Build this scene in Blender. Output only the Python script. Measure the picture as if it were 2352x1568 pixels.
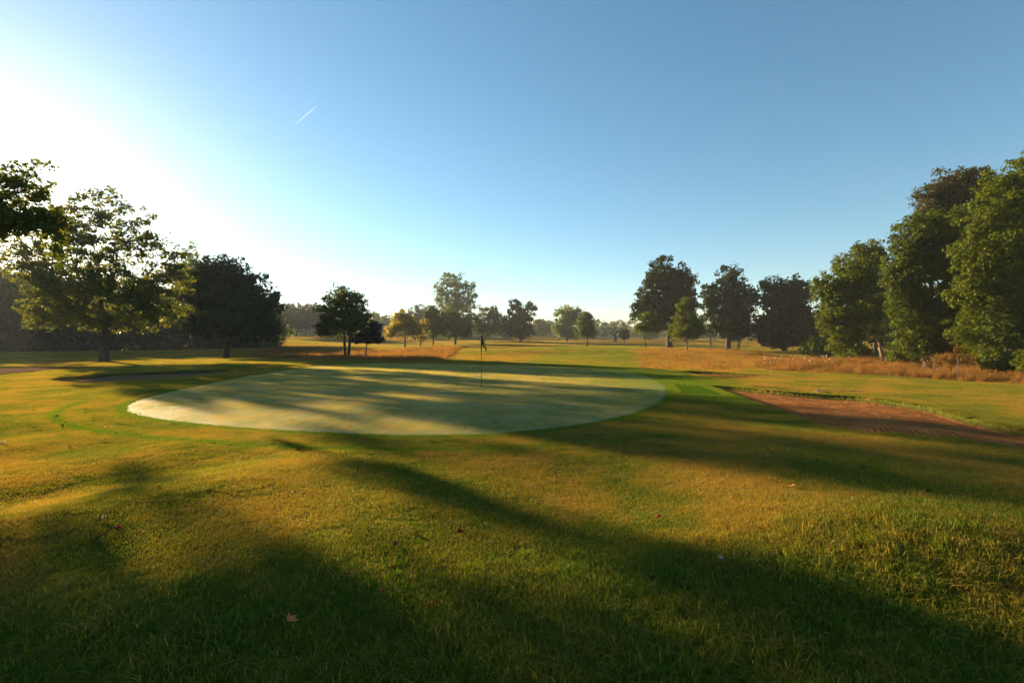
import bpy, math, random
import numpy as np
from mathutils import Vector, Matrix

# ------------------------------------------------------------------ camera, sky, sun, exposure
SC = bpy.context.scene
COL = SC.collection
for _o in list(bpy.data.objects):
    bpy.data.objects.remove(_o)
F, CX, HY, EYE = 1110.0, 1176.0, 790.0, 1.7        # pixel frame 2352 x 1568
SUN_AZ, SUN_EL = math.radians(-49.0), math.radians(12.0)

cd = bpy.data.cameras.new('camera'); cam = bpy.data.objects.new('camera', cd); COL.objects.link(cam)
cd.sensor_width = 36.0; cd.lens = 36.0 * F / 2352.0; cd.clip_start = 0.05; cd.clip_end = 20000
cam.location = (0, 0, EYE); cam.rotation_euler = (math.radians(90) + math.atan((HY - 784) / F), 0, 0)
SC.camera = cam

W = bpy.data.worlds.new('World'); SC.world = W; W.use_nodes = True
wn = W.node_tree.nodes; wl = W.node_tree.links
sky = wn.new('ShaderNodeTexSky'); sky.sky_type = 'NISHITA'; sky.sun_disc = False
sky.sun_elevation = SUN_EL; sky.sun_rotation = SUN_AZ
sky.air_density = 1.0; sky.dust_density = 0.25; sky.ozone_density = 2.2; sky.altitude = 50
hs = wn.new('ShaderNodeHueSaturation'); hs.inputs['Saturation'].default_value = 1.12; hs.inputs['Hue'].default_value = 0.487; wl.new(sky.outputs[0], hs.inputs['Color'])
wl.new(hs.outputs[0], wn['Background'].inputs[0]); wn['Background'].inputs[1].default_value = 0.05

TOSUN = Vector((math.sin(SUN_AZ) * math.cos(SUN_EL), math.cos(SUN_AZ) * math.cos(SUN_EL), math.sin(SUN_EL)))
ld = bpy.data.lights.new('sun', 'SUN'); ld.energy = 5.0; ld.angle = math.radians(0.5); ld.color = (1.0, 0.74, 0.42)
sun = bpy.data.objects.new('sun', ld); COL.objects.link(sun)
sun.location = TOSUN * 500; sun.rotation_euler = TOSUN.to_track_quat('Z', 'Y').to_euler()

SC.view_settings.view_transform = 'Standard'; SC.view_settings.look = 'None'
SC.view_settings.exposure = 2.12; SC.view_settings.gamma = 1.0; SC.view_settings.use_curve_mapping = False
SC.render.engine = 'CYCLES'
cy = SC.cycles
cy.use_denoising = True
try:
    cy.denoiser = 'OPENIMAGEDENOISE'; cy.denoising_prefilter = 'ACCURATE'
except Exception:
    pass
cy.max_bounces = 6; cy.diffuse_bounces = 3; cy.glossy_bounces = 2; cy.transmission_bounces = 5
cy.transparent_max_bounces = 8; cy.volume_bounces = 0; cy.use_fast_gi = False
cy.sample_clamp_indirect = 4.0

# ------------------------------------------------------------------ helpers
def tag(o, label=None, cat=None, group=None, kind=None):
    if label: o['label'] = label
    if cat: o['category'] = cat
    if group: o['group'] = group
    if kind: o['kind'] = kind
    return o

def empty(name, loc, label, cat, group=None):
    o = bpy.data.objects.new(name, None); COL.objects.link(o); o.location = loc
    o.empty_display_size = 0.2
    return tag(o, label, cat, group)

def mesh_np(name, V, loops, counts, mats=(), attrs=None, smooth=False, midx=None):
    me = bpy.data.meshes.new(name)
    V = np.asarray(V, np.float32); loops = np.asarray(loops, np.int32).ravel(); counts = np.asarray(counts, np.int32)
    me.vertices.add(len(V)); me.vertices.foreach_set('co', V.ravel())
    me.loops.add(len(loops)); me.loops.foreach_set('vertex_index', loops)
    me.polygons.add(len(counts))
    st = np.zeros(len(counts), np.int32); st[1:] = np.cumsum(counts)[:-1]
    me.polygons.foreach_set('loop_start', st)
    try:
        me.polygons.foreach_set('loop_total', counts)
    except Exception:
        pass
    for m in mats: me.materials.append(m)
    if midx is not None: me.polygons.foreach_set('material_index', np.asarray(midx, np.int32))
    me.polygons.foreach_set('use_smooth', np.full(len(counts), smooth, bool))
    for k, a in (attrs or {}).items():
        at = me.attributes.new(k, 'FLOAT', 'POINT'); at.data.foreach_set('value', np.asarray(a, np.float32))
    me.update(calc_edges=True); me.validate()
    return me

def link(name, me, parent=None, loc=None):
    o = bpy.data.objects.new(name, me); COL.objects.link(o)
    if parent is not None: o.parent = parent
    if loc is not None: o.location = loc
    return o

def sstep(a, b, x):
    t = np.clip((x - a) / (b - a), 0, 1); return t * t * (3 - 2 * t)

def seg_dist(P, poly, closed=True):
    """unsigned distance of points P (n,2) to a polyline"""
    poly = np.asarray(poly, float); n = len(poly)
    d = np.full(len(P), 1e9)
    for i in range(n if closed else n - 1):
        a, b = poly[i], poly[(i + 1) % n]; ab = b - a
        t = np.clip(((P - a) @ ab) / max(ab @ ab, 1e-9), 0, 1)
        q = a + t[:, None] * ab
        d = np.minimum(d, np.hypot(P[:, 0] - q[:, 0], P[:, 1] - q[:, 1]))
    return d

def inside(P, poly):
    poly = np.asarray(poly, float); n = len(poly); c = np.zeros(len(P), bool)
    x, y = P[:, 0], P[:, 1]
    for i in range(n):
        x1, y1 = poly[i]; x2, y2 = poly[(i + 1) % n]
        if y1 == y2: continue
        k = ((y1 > y) != (y2 > y)) & (x < (x2 - x1) * (y - y1) / (y2 - y1) + x1)
        c ^= k
    return c

def sdf(P, poly):
    d = seg_dist(P, poly); return np.where(inside(P, poly), -d, d)

def smooth_poly(p, it=2):
    p = np.asarray(p, float)
    for _ in range(it):
        q = np.roll(p, -1, 0); p = np.stack([0.75 * p + 0.25 * q, 0.25 * p + 0.75 * q], 1).reshape(-1, 2)
    return p

def smooth_line(p, it=2):
    p = np.asarray(p, float)
    for _ in range(it):
        q = np.stack([0.75 * p[:-1] + 0.25 * p[1:], 0.25 * p[:-1] + 0.75 * p[1:]], 1).reshape(-1, 2)
        p = np.vstack([p[:1], q, p[-1:]])
    return p

def flat(pts):          # pixels on level ground to x, y
    o = []
    for px, py in pts:
        d = EYE * F / (py - HY); o.append(((px - CX) / F * d, d))
    return np.array(o)

# ------------------------------------------------------------------ terrain height
UX, UY = math.sin(SUN_AZ), math.cos(SUN_AZ)          # towards the sun
CTRL = [(0, 808, 95), (250, 806, 95), (500, 803, 105), (600, 800, 110), (240, 830, 54), (520, 822, 64), (780, 822, 59), (840, 816, 62),
        (700, 795, 110), (690, 783, 160), (680, 772, 210), (680, 764, 300), (740, 764, 300), (800, 790, 140), (850, 772, 240), (930, 798, 104), (1030, 791, 130), (1200, 781, 160),
        (1100, 800, 80), (1050, 833, 43), (900, 828, 48), (980, 815, 65), (1200, 838, 40), (1300, 822, 55), (1300, 798, 88), (1300, 789, 130),
        (1410, 783, 165), (1350, 795, 100), (1475, 797, 76), (1480, 835, 46), (1540, 798, 74), (1600, 838, 42), (1600, 818, 52), (1577, 802, 60), (1672, 802, 72),
        (1735, 828, 44), (1740, 803, 72), (1850, 818, 56), (1900, 826, 45), (2030, 828, 38), (2200, 852, 28), (2352, 862, 25), (2500, 862, 24),
        (1000, 778, 260), (1200, 775, 260), (1400, 776, 260), (1600, 776, 240), (1800, 785, 160), (100, 792, 200), (400, 790, 200), (2100, 790, 120), (2352, 800, 90)]
_c = []
for px, py, D in CTRL:
    x = (px - CX) / F * D; _c.append((x, D, EYE - (py - HY) / F * D))
for D in (1.5, 2.5, 4, 7, 11, 16, 22, 29):
    for th in np.radians(np.arange(-180, 180, 12)):
        _c.append((D * math.sin(th), D * math.cos(th), 0.0))
for th in np.radians(list(np.arange(60, 301, 12))):
    for D in (40, 60, 90, 140, 200): _c.append((D * math.sin(th), D * math.cos(th), 0.01 * (D - 40)))
for th in np.radians(np.arange(0, 360, 12)):
    _c.append((420 * math.sin(th), 420 * math.cos(th), 6.0)); _c.append((800 * math.sin(th), 800 * math.cos(th), 14.0))
_c = np.array(_c); _cth = np.arctan2(_c[:, 0], _c[:, 1]); _cl = np.log(np.hypot(_c[:, 0], _c[:, 1])); _cz = _c[:, 2]

def base_h(X, Y):
    X = np.asarray(X, float); Y = np.asarray(Y, float)
    th = np.arctan2(X, Y); l = np.log(np.maximum(np.hypot(X, Y), 0.8))
    out = np.zeros(len(X))
    for i in range(0, len(X), 40000):
        dt = th[i:i + 40000, None] - _cth[None]; dt = (dt + np.pi) % (2 * np.pi) - np.pi
        dl = l[i:i + 40000, None] - _cl[None]
        w = np.exp(-(dt / 0.11) ** 2 - (dl / 0.16) ** 2) + 1e-9 * np.exp(-(dt / 0.5) ** 2 - (dl / 0.6) ** 2) + 1e-30
        out[i:i + 40000] = (w * _cz).sum(1) / w.sum(1)
    return out

GREEN = smooth_poly(flat([(285, 943), (300, 926), (345, 910), (430, 891), (520, 873), (600, 858), (680, 846), (750, 838), (850, 834), (1000, 835), (1150, 838),
    (1300, 842), (1410, 848), (1480, 860), (1522, 880), (1535, 898), (1520, 922), (1480, 942), (1400, 964), (1300, 981), (1150, 996), (1000, 1000),
    (850, 998), (700, 991), (550, 982), (420, 969), (330, 957)]))
RB_BACK = smooth_line(flat([(1632, 886), (1700, 890), (1760, 897), (1850, 904), (1950, 910), (2050, 922), (2150, 938), (2200, 955), (2260, 966), (2352, 986), (2520, 1012)]))
RB_FRONT = smooth_line(flat([(2520, 1060), (2352, 1027), (2200, 1005), (2000, 990), (1900, 976), (1830, 955), (1750, 926), (1690, 907), (1632, 886)]))
LB_BACK = smooth_line(flat([(108, 872), (200, 862), (300, 856), (400, 853), (480, 850.5), (540, 847.5)]))
LB_FRONT = smooth_line(flat([(540, 847.5), (500, 857), (420, 866), (330, 872), (240, 877), (150, 878), (108, 872)]))
FB_BACK = smooth_line(flat([(1555, 852), (1620, 853.5), (1680, 857), (1745, 863)]))
FB_FRONT = smooth_line(flat([(1745, 863), (1735, 868), (1680, 868), (1620, 863), (1555, 852)]))
EB_BACK = smooth_line(flat([(-260, 846), (-120, 839), (0, 836), (60, 834.5), (130, 834.5), (195, 838)]))
EB_FRONT = smooth_line(flat([(195, 838), (130, 846), (60, 853), (0, 858), (-120, 868), (-260, 846)]))
BUNK = [(RB_BACK, RB_FRONT, 0.14, 0.06, 0.8), (LB_BACK, LB_FRONT, 0.15, 0.15, 1.6), (FB_BACK, FB_FRONT, 0.14, 0.2, 1.2), (EB_BACK, EB_FRONT, 0.12, 0.8, 1.5)]

def h0(X, Y):
    """ground without bunkers"""
    X = np.asarray(X, float); Y = np.asarray(Y, float)
    z = base_h(X, Y)
    P = np.stack([X, Y], 1); r = np.hypot(X, Y)
    sg = np.full(len(X), 50.0); near = r < 60
    if near.any(): sg[near] = sdf(P[near], GREEN)
    s = X * UX + Y * UY; p = X * UY - X * 0 + 0
    p = X * UY - Y * UX
    z = z * sstep(-1, 6, sg)
    und = (0.022 * np.sin(0.9 * X + 0.5 * Y + 1.3 * np.sin(0.31 * Y)) + 0.02 * np.sin(1.25 * s + 0.7 * np.sin(0.6 * p) + 0.4) + 0.012 * np.sin(1.9 * X - 1.1 * Y + 2))
    und += 0.05 * np.sin(0.23 * X + 1.7) * np.sin(0.19 * Y + 0.6)
    side = sstep(4.0, 1.5, p) * sstep(-9, -5, p)
    und += side * (-0.055 * np.exp(-((s - 7.7) / 0.6) ** 2) + 0.045 * np.exp(-((s - 6.2) / 0.7) ** 2) - 0.03 * np.exp(-((s - 10.4) / 0.9) ** 2))
    und += 0.16 * np.exp(-((X - 3.6) / 1.5) ** 2 - ((Y - 4.0) / 0.9) ** 2)
    z = z + und * sstep(0.2, 2.5, sg) * sstep(1.0, 2.0, r) * (0.12 + 0.88 * sstep(22, 12, r))
    return z, sg

def bunker_profile(P, b):
    back, front, dep, tb, tf = b
    poly = np.vstack([back, front[1:-1]])
    ins = inside(P, poly)
    db = seg_dist(P, back, False); df = seg_dist(P, front, False)
    pr = np.where(ins, sstep(0, tb, db) * (0.12 + 0.88 * sstep(0, tf, df)) * sstep(0, 0.12, df), 0)
    return pr * dep, np.where(ins, -np.minimum(db, df), np.minimum(db, df)), db

def height(X, Y, dig=True):
    X = np.atleast_1d(np.asarray(X, float)); Y = np.atleast_1d(np.asarray(Y, float))
    z, sg = h0(X, Y); P = np.stack([X, Y], 1)
    sb = np.full(len(X), 50.0)
    k = (Y > 5) & (Y < 62) & (np.hypot(X, Y) < 80)
    if k.any():
        for b in BUNK:
            d, s, db = bunker_profile(P[k], b)
            lip = np.where(s > 0, 0.02 * np.exp(-(db / 0.5) ** 2), 0)
            zz = z[k] - d + lip
            if dig: zz = zz - np.where(s < 0, 0.07 * sstep(0, 0.12, -s), 0)
            z[k] = zz; sb[k] = np.minimum(sb[k], s)
    return z, sg, sb

def hz(x, y): return float(height([x], [y])[0][0])

_RD = np.geomspace(2, 500, 900)
def G(px, py):          # where a pixel's ray meets the ground
    X = (px - CX) / F * _RD; Z = EYE - (py - HY) / F * _RD
    g = base_h(X, _RD); k = np.nonzero(Z <= g)[0]
    i = k[0] if len(k) else len(_RD) - 1
    return X[i], _RD[i]
def GP(pts): return np.array([G(*p) for p in pts])

# ------------------------------------------------------------------ material helpers
def nmat(name):
    m = bpy.data.materials.new(name); m.use_nodes = True
    nt = m.node_tree; nt.nodes.clear()
    return m, nt, nt.nodes, nt.links
def node(nt, t, **kw):
    n = nt.nodes.new(t)
    for k, v in kw.items():
        if k.startswith('i_'):
            n.inputs[k[2:].replace('_', ' ')].default_value = v
        else: setattr(n, k, v)
    return n
def mixc(nt, a, b, fac, mode='MIX'):
    n = nt.nodes.new('ShaderNodeMix'); n.data_type = 'RGBA'; n.blend_type = mode; n.clamp_factor = True
    for s, v in ((0, fac), (6, a), (7, b)):
        if isinstance(v, (int, float)): n.inputs[s].default_value = v
        elif isinstance(v, tuple): n.inputs[s].default_value = (*v[:3], 1)
        else: nt.links.new(v, n.inputs[s])
    return n.outputs[2]
def mth(nt, op, a, b=0.0, c=None, clamp=False):
    n = nt.nodes.new('ShaderNodeMath'); n.operation = op; n.use_clamp = clamp
    for i, v in enumerate((a, b) if c is None else (a, b, c)):
        if isinstance(v, (int, float)): n.inputs[i].default_value = v
        else: nt.links.new(v, n.inputs[i])
    return n.outputs[0]
def mapr(nt, v, a, b, c=0.0, d=1.0):
    n = nt.nodes.new('ShaderNodeMapRange'); n.interpolation_type = 'SMOOTHSTEP'
    nt.links.new(v, n.inputs[0])
    for i, k in enumerate((a, b, c, d)): n.inputs[i + 1].default_value = k
    return n.outputs[0]
def noise(nt, vec, scale, detail=3.0, rough=0.55, out=0):
    n = nt.nodes.new('ShaderNodeTexNoise'); n.inputs['Scale'].default_value = scale
    n.inputs['Detail'].default_value = detail; n.inputs['Roughness'].default_value = rough
    if vec is not None: nt.links.new(vec, n.inputs['Vector'])
    return n.outputs[out]
def attr(nt, name, kind='GEOMETRY'):
    n = nt.nodes.new('ShaderNodeAttribute'); n.attribute_name = name; n.attribute_type = kind
    return n.outputs['Fac']
def pos(nt): return nt.nodes.new('ShaderNodeNewGeometry').outputs['Position']
def plain(name, c, rough=0.6, spec=0.3, metal=0.0, nscale=0, c2=None):
    m, nt, N, L = nmat(name)
    b = node(nt, 'ShaderNodeBsdfPrincipled'); o = node(nt, 'ShaderNodeOutputMaterial'); L.new(b.outputs[0], o.inputs[0])
    b.inputs['Base Color'].default_value = (*c, 1); b.inputs['Roughness'].default_value = rough
    b.inputs['Specular IOR Level'].default_value = spec; b.inputs['Metallic'].default_value = metal
    if nscale:
        tc = node(nt, 'ShaderNodeTexCoord').outputs['Object']
        f = noise(nt, tc, nscale)
        L.new(mixc(nt, c, c2 or tuple(x * 0.55 for x in c), mapr(nt, f, 0.35, 0.65)), b.inputs['Base Color'])
    return m

def leaf_mat(name, dark, mid, light, trans=0.42, gloss=0.08):
    m, nt, N, L = nmat(name)
    t = attr(nt, 'tint')
    r = node(nt, 'ShaderNodeValToRGB'); L.new(t, r.inputs[0])
    r.color_ramp.elements[0].color = (*dark, 1); r.color_ramp.elements[1].color = (*light, 1)
    e = r.color_ramp.elements.new(0.5); e.color = (*mid, 1)
    p = node(nt, 'ShaderNodeBsdfPrincipled'); p.inputs['Roughness'].default_value = 0.45; p.inputs['Specular IOR Level'].default_value = gloss
    L.new(r.outputs[0], p.inputs['Base Color'])
    tr = node(nt, 'ShaderNodeBsdfTranslucent')
    tc = mixc(nt, r.outputs[0], (1.25, 1.2, 0.45), 1.0, 'MULTIPLY'); L.new(tc, tr.inputs[0])
    mx = node(nt, 'ShaderNodeMixShader'); mx.inputs[0].default_value = trans
    L.new(p.outputs[0], mx.inputs[1]); L.new(tr.outputs[0], mx.inputs[2])
    o = node(nt, 'ShaderNodeOutputMaterial'); L.new(mx.outputs[0], o.inputs[0])
    return m

def bark_mat(name, c, c2):
    m, nt, N, L = nmat(name)
    tc = node(nt, 'ShaderNodeTexCoord').outputs['Object']
    mp = node(nt, 'ShaderNodeMapping'); mp.inputs['Scale'].default_value = (1, 1, 0.18); L.new(tc, mp.inputs[0])
    f = noise(nt, mp.outputs[0], 9, 5, 0.65)
    p = node(nt, 'ShaderNodeBsdfPrincipled'); p.inputs['Roughness'].default_value = 0.9; p.inputs['Specular IOR Level'].default_value = 0.15
    L.new(mixc(nt, c, c2, mapr(nt, f, 0.35, 0.68)), p.inputs['Base Color'])
    b = node(nt, 'ShaderNodeBump'); b.inputs['Strength'].default_value = 0.8; b.inputs['Distance'].default_value = 0.05
    L.new(f, b.inputs['Height']); L.new(b.outputs[0], p.inputs['Normal'])
    o = node(nt, 'ShaderNodeOutputMaterial'); L.new(p.outputs[0], o.inputs[0])
    return m

# shared turf colour: returns a colour socket from world position, dryness and freshness
def turf_colour(nt, dry, fresh, wet):
    P = pos(nt)
    n1 = noise(nt, P, 0.55, 4, 0.6); n2 = noise(nt, P, 2.6, 3, 0.6); n3 = noise(nt, P, 0.12, 3, 0.5)
    f = mth(nt, 'ADD', mth(nt, 'MULTIPLY', n1, 0.6), mth(nt, 'MULTIPLY', n2, 0.4))
    c = mixc(nt, (0.074, 0.106, 0.011), (0.152, 0.143, 0.018), mapr(nt, f, 0.38, 0.62))
    brown = mapr(nt, mth(nt, 'ADD', mth(nt, 'MULTIPLY', n1, 0.5), mth(nt, 'MULTIPLY', n3, 0.5)), 0.45, 0.60)
    c = mixc(nt, c, (0.235, 0.15, 0.03), mth(nt, 'MULTIPLY', brown, 0.9))
    c = mixc(nt, c, (0.27, 0.125, 0.028), mth(nt, 'MULTIPLY', dry, mapr(nt, f, 0.40, 0.58, 0.2, 1.0)))
    c = mixc(nt, c, (0.042, 0.125, 0.006), fresh)
    return c, f

# ------------------------------------------------------------------ ground sheet
def axis(fine0, fine1, step, lo, hi, grow):
    a = list(np.arange(fine0, fine1 + 1e-6, step)); s = step; v = fine1
    while v < hi: s *= grow; v += s; a.append(v)
    s = step; v = fine0; b = []
    while v > lo: s *= grow; v -= s; b.append(v)
    return np.array(b[::-1] + a)
gx = axis(-11.5, 12.5, 0.1, -800, 800, 1.075); gy = axis(1.2, 21, 0.1, -800, 800, 1.055)
XX, YY = np.meshgrid(gx, gy); XX = XX.ravel(); YY = YY.ravel()
Zg, SG, SB = height(XX, YY)
Zg = Zg - 0.05 * sstep(-0.05, -0.5, SG) - 0.02 * sstep(16, 40, np.hypot(XX, YY))
PG = np.stack([XX, YY], 1)

DRY_L = GP([(560, 812), (640, 800), (760, 800), (900, 806), (1000, 799), (1075, 797), (1010, 829), (900, 829), (740, 828), (600, 822)])
DRY_B = GP([(1468, 801), (1540, 800), (1680, 803), (1745, 806), (1790, 822), (1735, 847), (1660, 850), (1560, 848), (1470, 846)])
DRY_R = GP([(1735, 832), (1850, 827), (1950, 826), (2060, 832), (2200, 846), (2352, 850), (2700, 858), (2700, 905), (2352, 884), (2150, 871), (2000, 862), (1850, 856), (1735, 849)])
DRY_F = GP([(640, 786), (760, 792), (760, 796), (640, 792)])
FAIR = GP([(1205, 836), (1262, 797), (1462, 797), (1466, 846), (1400, 844)])
FAIR2 = GP([(1020, 831), (1090, 799), (1258, 797), (1195, 836)])
ROUGH_LINE = flat([(-400, 1400), (0, 1385), (300, 1362), (620, 1350), (820, 1350), (1000, 1335), (1100, 1312), (1300, 1318), (1500, 1285), (1680, 1252), (1800, 1215), (1930, 1182), (2100, 1152), (2352, 1120), (2700, 1090)])
def rough_sd(X, Y):     # > 0 inside the long grass near the viewer
    o = np.argsort(ROUGH_LINE[:, 0])
    return np.interp(X, ROUGH_LINE[o, 0], ROUGH_LINE[o, 1]) - Y
def dry_w(P):
    w = np.zeros(len(P))
    for poly, sf in ((DRY_L, 1.0), (DRY_B, 0.8), (DRY_R, 0.5)):
        w = np.maximum(w, sstep(sf, -sf, sdf(P, poly)))
    return w
dryw = dry_w(PG)
dryw = np.maximum(dryw, 0.5 * sstep(1.5, -1.5, sdf(PG, FAIR2)))
dryw = np.maximum(dryw, 0.55 * sstep(120, 170, YY) * (np.sin(XX * 0.05 + YY * 0.09) > 0.2))
fair = sstep(0.6, -0.6, sdf(PG, FAIR)) * 0.35
ring = np.exp(-((SG - 0.14) / 0.09) ** 2) + 1.0 * np.exp(-((SG - 1.35) / 0.13) ** 2) * sstep(2, -1, XX) * sstep(24, 19, YY)
apron_r = sstep(5.0, 6.5, XX) * sstep(4.5, 1.5, SG) * sstep(12, 15, YY)       # lush collar beside the sand
fresh = np.clip(np.maximum(np.maximum(fair, ring), apron_r * 0.8), 0, 1)
def fresh_w(P, sg):
    f = 1.0 * np.exp(-((sg - 0.14) / 0.13) ** 2) + 1.0 * np.exp(-((sg - 1.35) / 0.13) ** 2) * sstep(2, -1, P[:, 0]) * sstep(24, 19, P[:, 1])
    a = sstep(5.0, 6.5, P[:, 0]) * sstep(4.5, 1.5, sg) * sstep(12, 15, P[:, 1]) * 0.8
    b = sstep(0.6, -0.6, sdf(P, FAIR)) * 0.35
    return np.clip(np.maximum(np.maximum(f, a), b), 0, 1)

m_ground, nt, N, L = nmat('turf_ground')
c, f = turf_colour(nt, attr(nt, 'dry'), attr(nt, 'fresh'), 0)
fine = noise(nt, pos(nt), 30, 4, 0.7)
c = mixc(nt, c, mixc(nt, c, (0.45, 0.42, 0.4), 1.0, 'MULTIPLY'), mapr(nt, fine, 0.42, 0.6))
b = node(nt, 'ShaderNodeBsdfPrincipled'); b.inputs['Roughness'].default_value = 0.9; b.inputs['Specular IOR Level'].default_value = 0.0
c = mixc(nt, c, (0.035, 0.028, 0.014), attr(nt, 'lip_shade_soil'))  # earth of the bunker walls, its dark colour standing in for lip shade
L.new(c, b.inputs['Base Color'])
bp = node(nt, 'ShaderNodeBump'); bp.inputs['Strength'].default_value = 0.9; bp.inputs['Distance'].default_value = 0.06
hh = mth(nt, 'ADD', noise(nt, pos(nt), 14, 5, 0.7), mth(nt, 'MULTIPLY', noise(nt, pos(nt), 2.0, 3), 1.5)); L.new(hh, bp.inputs['Height']); L.new(bp.outputs[0], b.inputs['Normal'])
o = node(nt, 'ShaderNodeOutputMaterial'); L.new(b.outputs[0], o.inputs[0])

nx, ny = len(gx), len(gy)
I = (np.arange(ny - 1)[:, None] * nx + np.arange(nx - 1)[None]).ravel()
quads = np.stack([I, I + 1, I + nx + 1, I + nx], 1)
me = mesh_np('ground', np.stack([XX, YY, Zg], 1), quads, np.full(len(quads), 4), (m_ground,), {'dry': dryw, 'fresh': fresh, 'lip_shade_soil': sstep(0.0, -0.06, SB)}, True)
tag(link('ground', me), 'rolling golf course turf in green and straw tones out to the trees', 'ground', kind='structure')

# ------------------------------------------------------------------ putting green and bunkers as sheets of their own
def sheet(name, x0, x1, y0, y1, st, sdfun, zfun, mat, extra=None):
    ax = np.arange(x0, x1, st); ay = np.arange(y0, y1, st)
    A, B = np.meshgrid(ax, ay); P = np.stack([A.ravel(), B.ravel()], 1)
    s = sdfun(P); n = len(ax)
    # pull the outermost vertices onto the outline so that it runs smooth
    e = st * 0.5
    gxs = (sdfun(P + (e, 0)) - sdfun(P - (e, 0))) / (2 * e); gys = (sdfun(P + (0, e)) - sdfun(P - (0, e))) / (2 * e)
    k = (s > 0) & (s < st * 1.5)
    P[k] -= np.stack([gxs, gys], 1)[k] * s[k][:, None]
    keep = s < st * 1.5
    I = (np.arange(len(ay) - 1)[:, None] * n + np.arange(n - 1)[None]).ravel()
    q = np.stack([I, I + 1, I + n + 1, I + n], 1)
    q = q[keep[q].all(1) & (s[q] < 0).any(1)]
    u, inv = np.unique(q, return_inverse=True)
    V = np.stack([P[u, 0], P[u, 1], zfun(P[u])], 1)
    at = {'edge': np.minimum(s[u], 0)}
    me = mesh_np(name, V, inv.reshape(-1, 4), np.full(len(q), 4), (mat,), at, True)
    return link(name, me)

def green_colour(nt):
    L = nt.links; P_ = pos(nt)
    mp = node(nt, 'ShaderNodeMapping'); mp.inputs['Rotation'].default_value = (0, 0, 0.5); mp.inputs['Scale'].default_value = (1.0, 0.35, 1); L.new(P_, mp.inputs[0])
    n1 = noise(nt, mp.outputs[0], 0.5, 4, 0.6); n2 = noise(nt, mp.outputs[0], 3.5, 4, 0.65)
    c = mixc(nt, (0.165, 0.180, 0.046), (0.29, 0.245, 0.072), mapr(nt, n1, 0.35, 0.65))
    c = mixc(nt, c, (0.33, 0.23, 0.07), mth(nt, 'MULTIPLY', mapr(nt, n2, 0.45, 0.62), 0.6))
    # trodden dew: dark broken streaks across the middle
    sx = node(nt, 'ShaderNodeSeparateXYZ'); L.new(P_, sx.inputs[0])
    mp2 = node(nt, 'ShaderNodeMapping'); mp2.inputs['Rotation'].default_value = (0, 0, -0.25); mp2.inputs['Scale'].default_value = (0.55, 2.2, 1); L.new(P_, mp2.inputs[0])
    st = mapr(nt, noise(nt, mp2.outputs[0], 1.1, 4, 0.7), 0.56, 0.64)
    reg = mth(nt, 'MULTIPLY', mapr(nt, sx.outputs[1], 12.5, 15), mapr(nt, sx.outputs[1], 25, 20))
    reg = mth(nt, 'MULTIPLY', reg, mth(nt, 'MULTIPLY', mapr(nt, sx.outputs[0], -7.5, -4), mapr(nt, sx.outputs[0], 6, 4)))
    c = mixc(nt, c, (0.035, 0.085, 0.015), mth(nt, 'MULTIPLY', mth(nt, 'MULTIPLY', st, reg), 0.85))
    # lusher, greener turf towards the collar beside the sand
    return mixc(nt, c, (0.085, 0.15, 0.022), mth(nt, 'MULTIPLY', mapr(nt, sx.outputs[0], 1.5, 7.5), 0.75))
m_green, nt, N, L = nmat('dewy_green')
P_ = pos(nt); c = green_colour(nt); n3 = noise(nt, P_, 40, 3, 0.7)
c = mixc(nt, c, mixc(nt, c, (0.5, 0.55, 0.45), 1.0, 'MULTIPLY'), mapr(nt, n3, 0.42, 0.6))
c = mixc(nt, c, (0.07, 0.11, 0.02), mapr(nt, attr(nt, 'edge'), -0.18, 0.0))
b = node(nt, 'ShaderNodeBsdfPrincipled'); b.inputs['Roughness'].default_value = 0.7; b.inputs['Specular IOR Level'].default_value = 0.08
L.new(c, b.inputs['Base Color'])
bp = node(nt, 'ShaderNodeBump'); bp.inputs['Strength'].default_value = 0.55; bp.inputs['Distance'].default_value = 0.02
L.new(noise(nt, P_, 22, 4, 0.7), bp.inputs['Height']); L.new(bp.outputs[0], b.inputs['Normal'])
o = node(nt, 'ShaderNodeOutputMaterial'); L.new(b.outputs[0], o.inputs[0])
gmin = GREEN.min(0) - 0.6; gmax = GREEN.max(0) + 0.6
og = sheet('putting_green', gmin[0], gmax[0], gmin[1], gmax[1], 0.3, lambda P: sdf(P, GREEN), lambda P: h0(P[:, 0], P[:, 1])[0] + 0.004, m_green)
tag(og, 'wide oval putting green, pale and silvery with dew', 'putting green', kind='structure')

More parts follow.
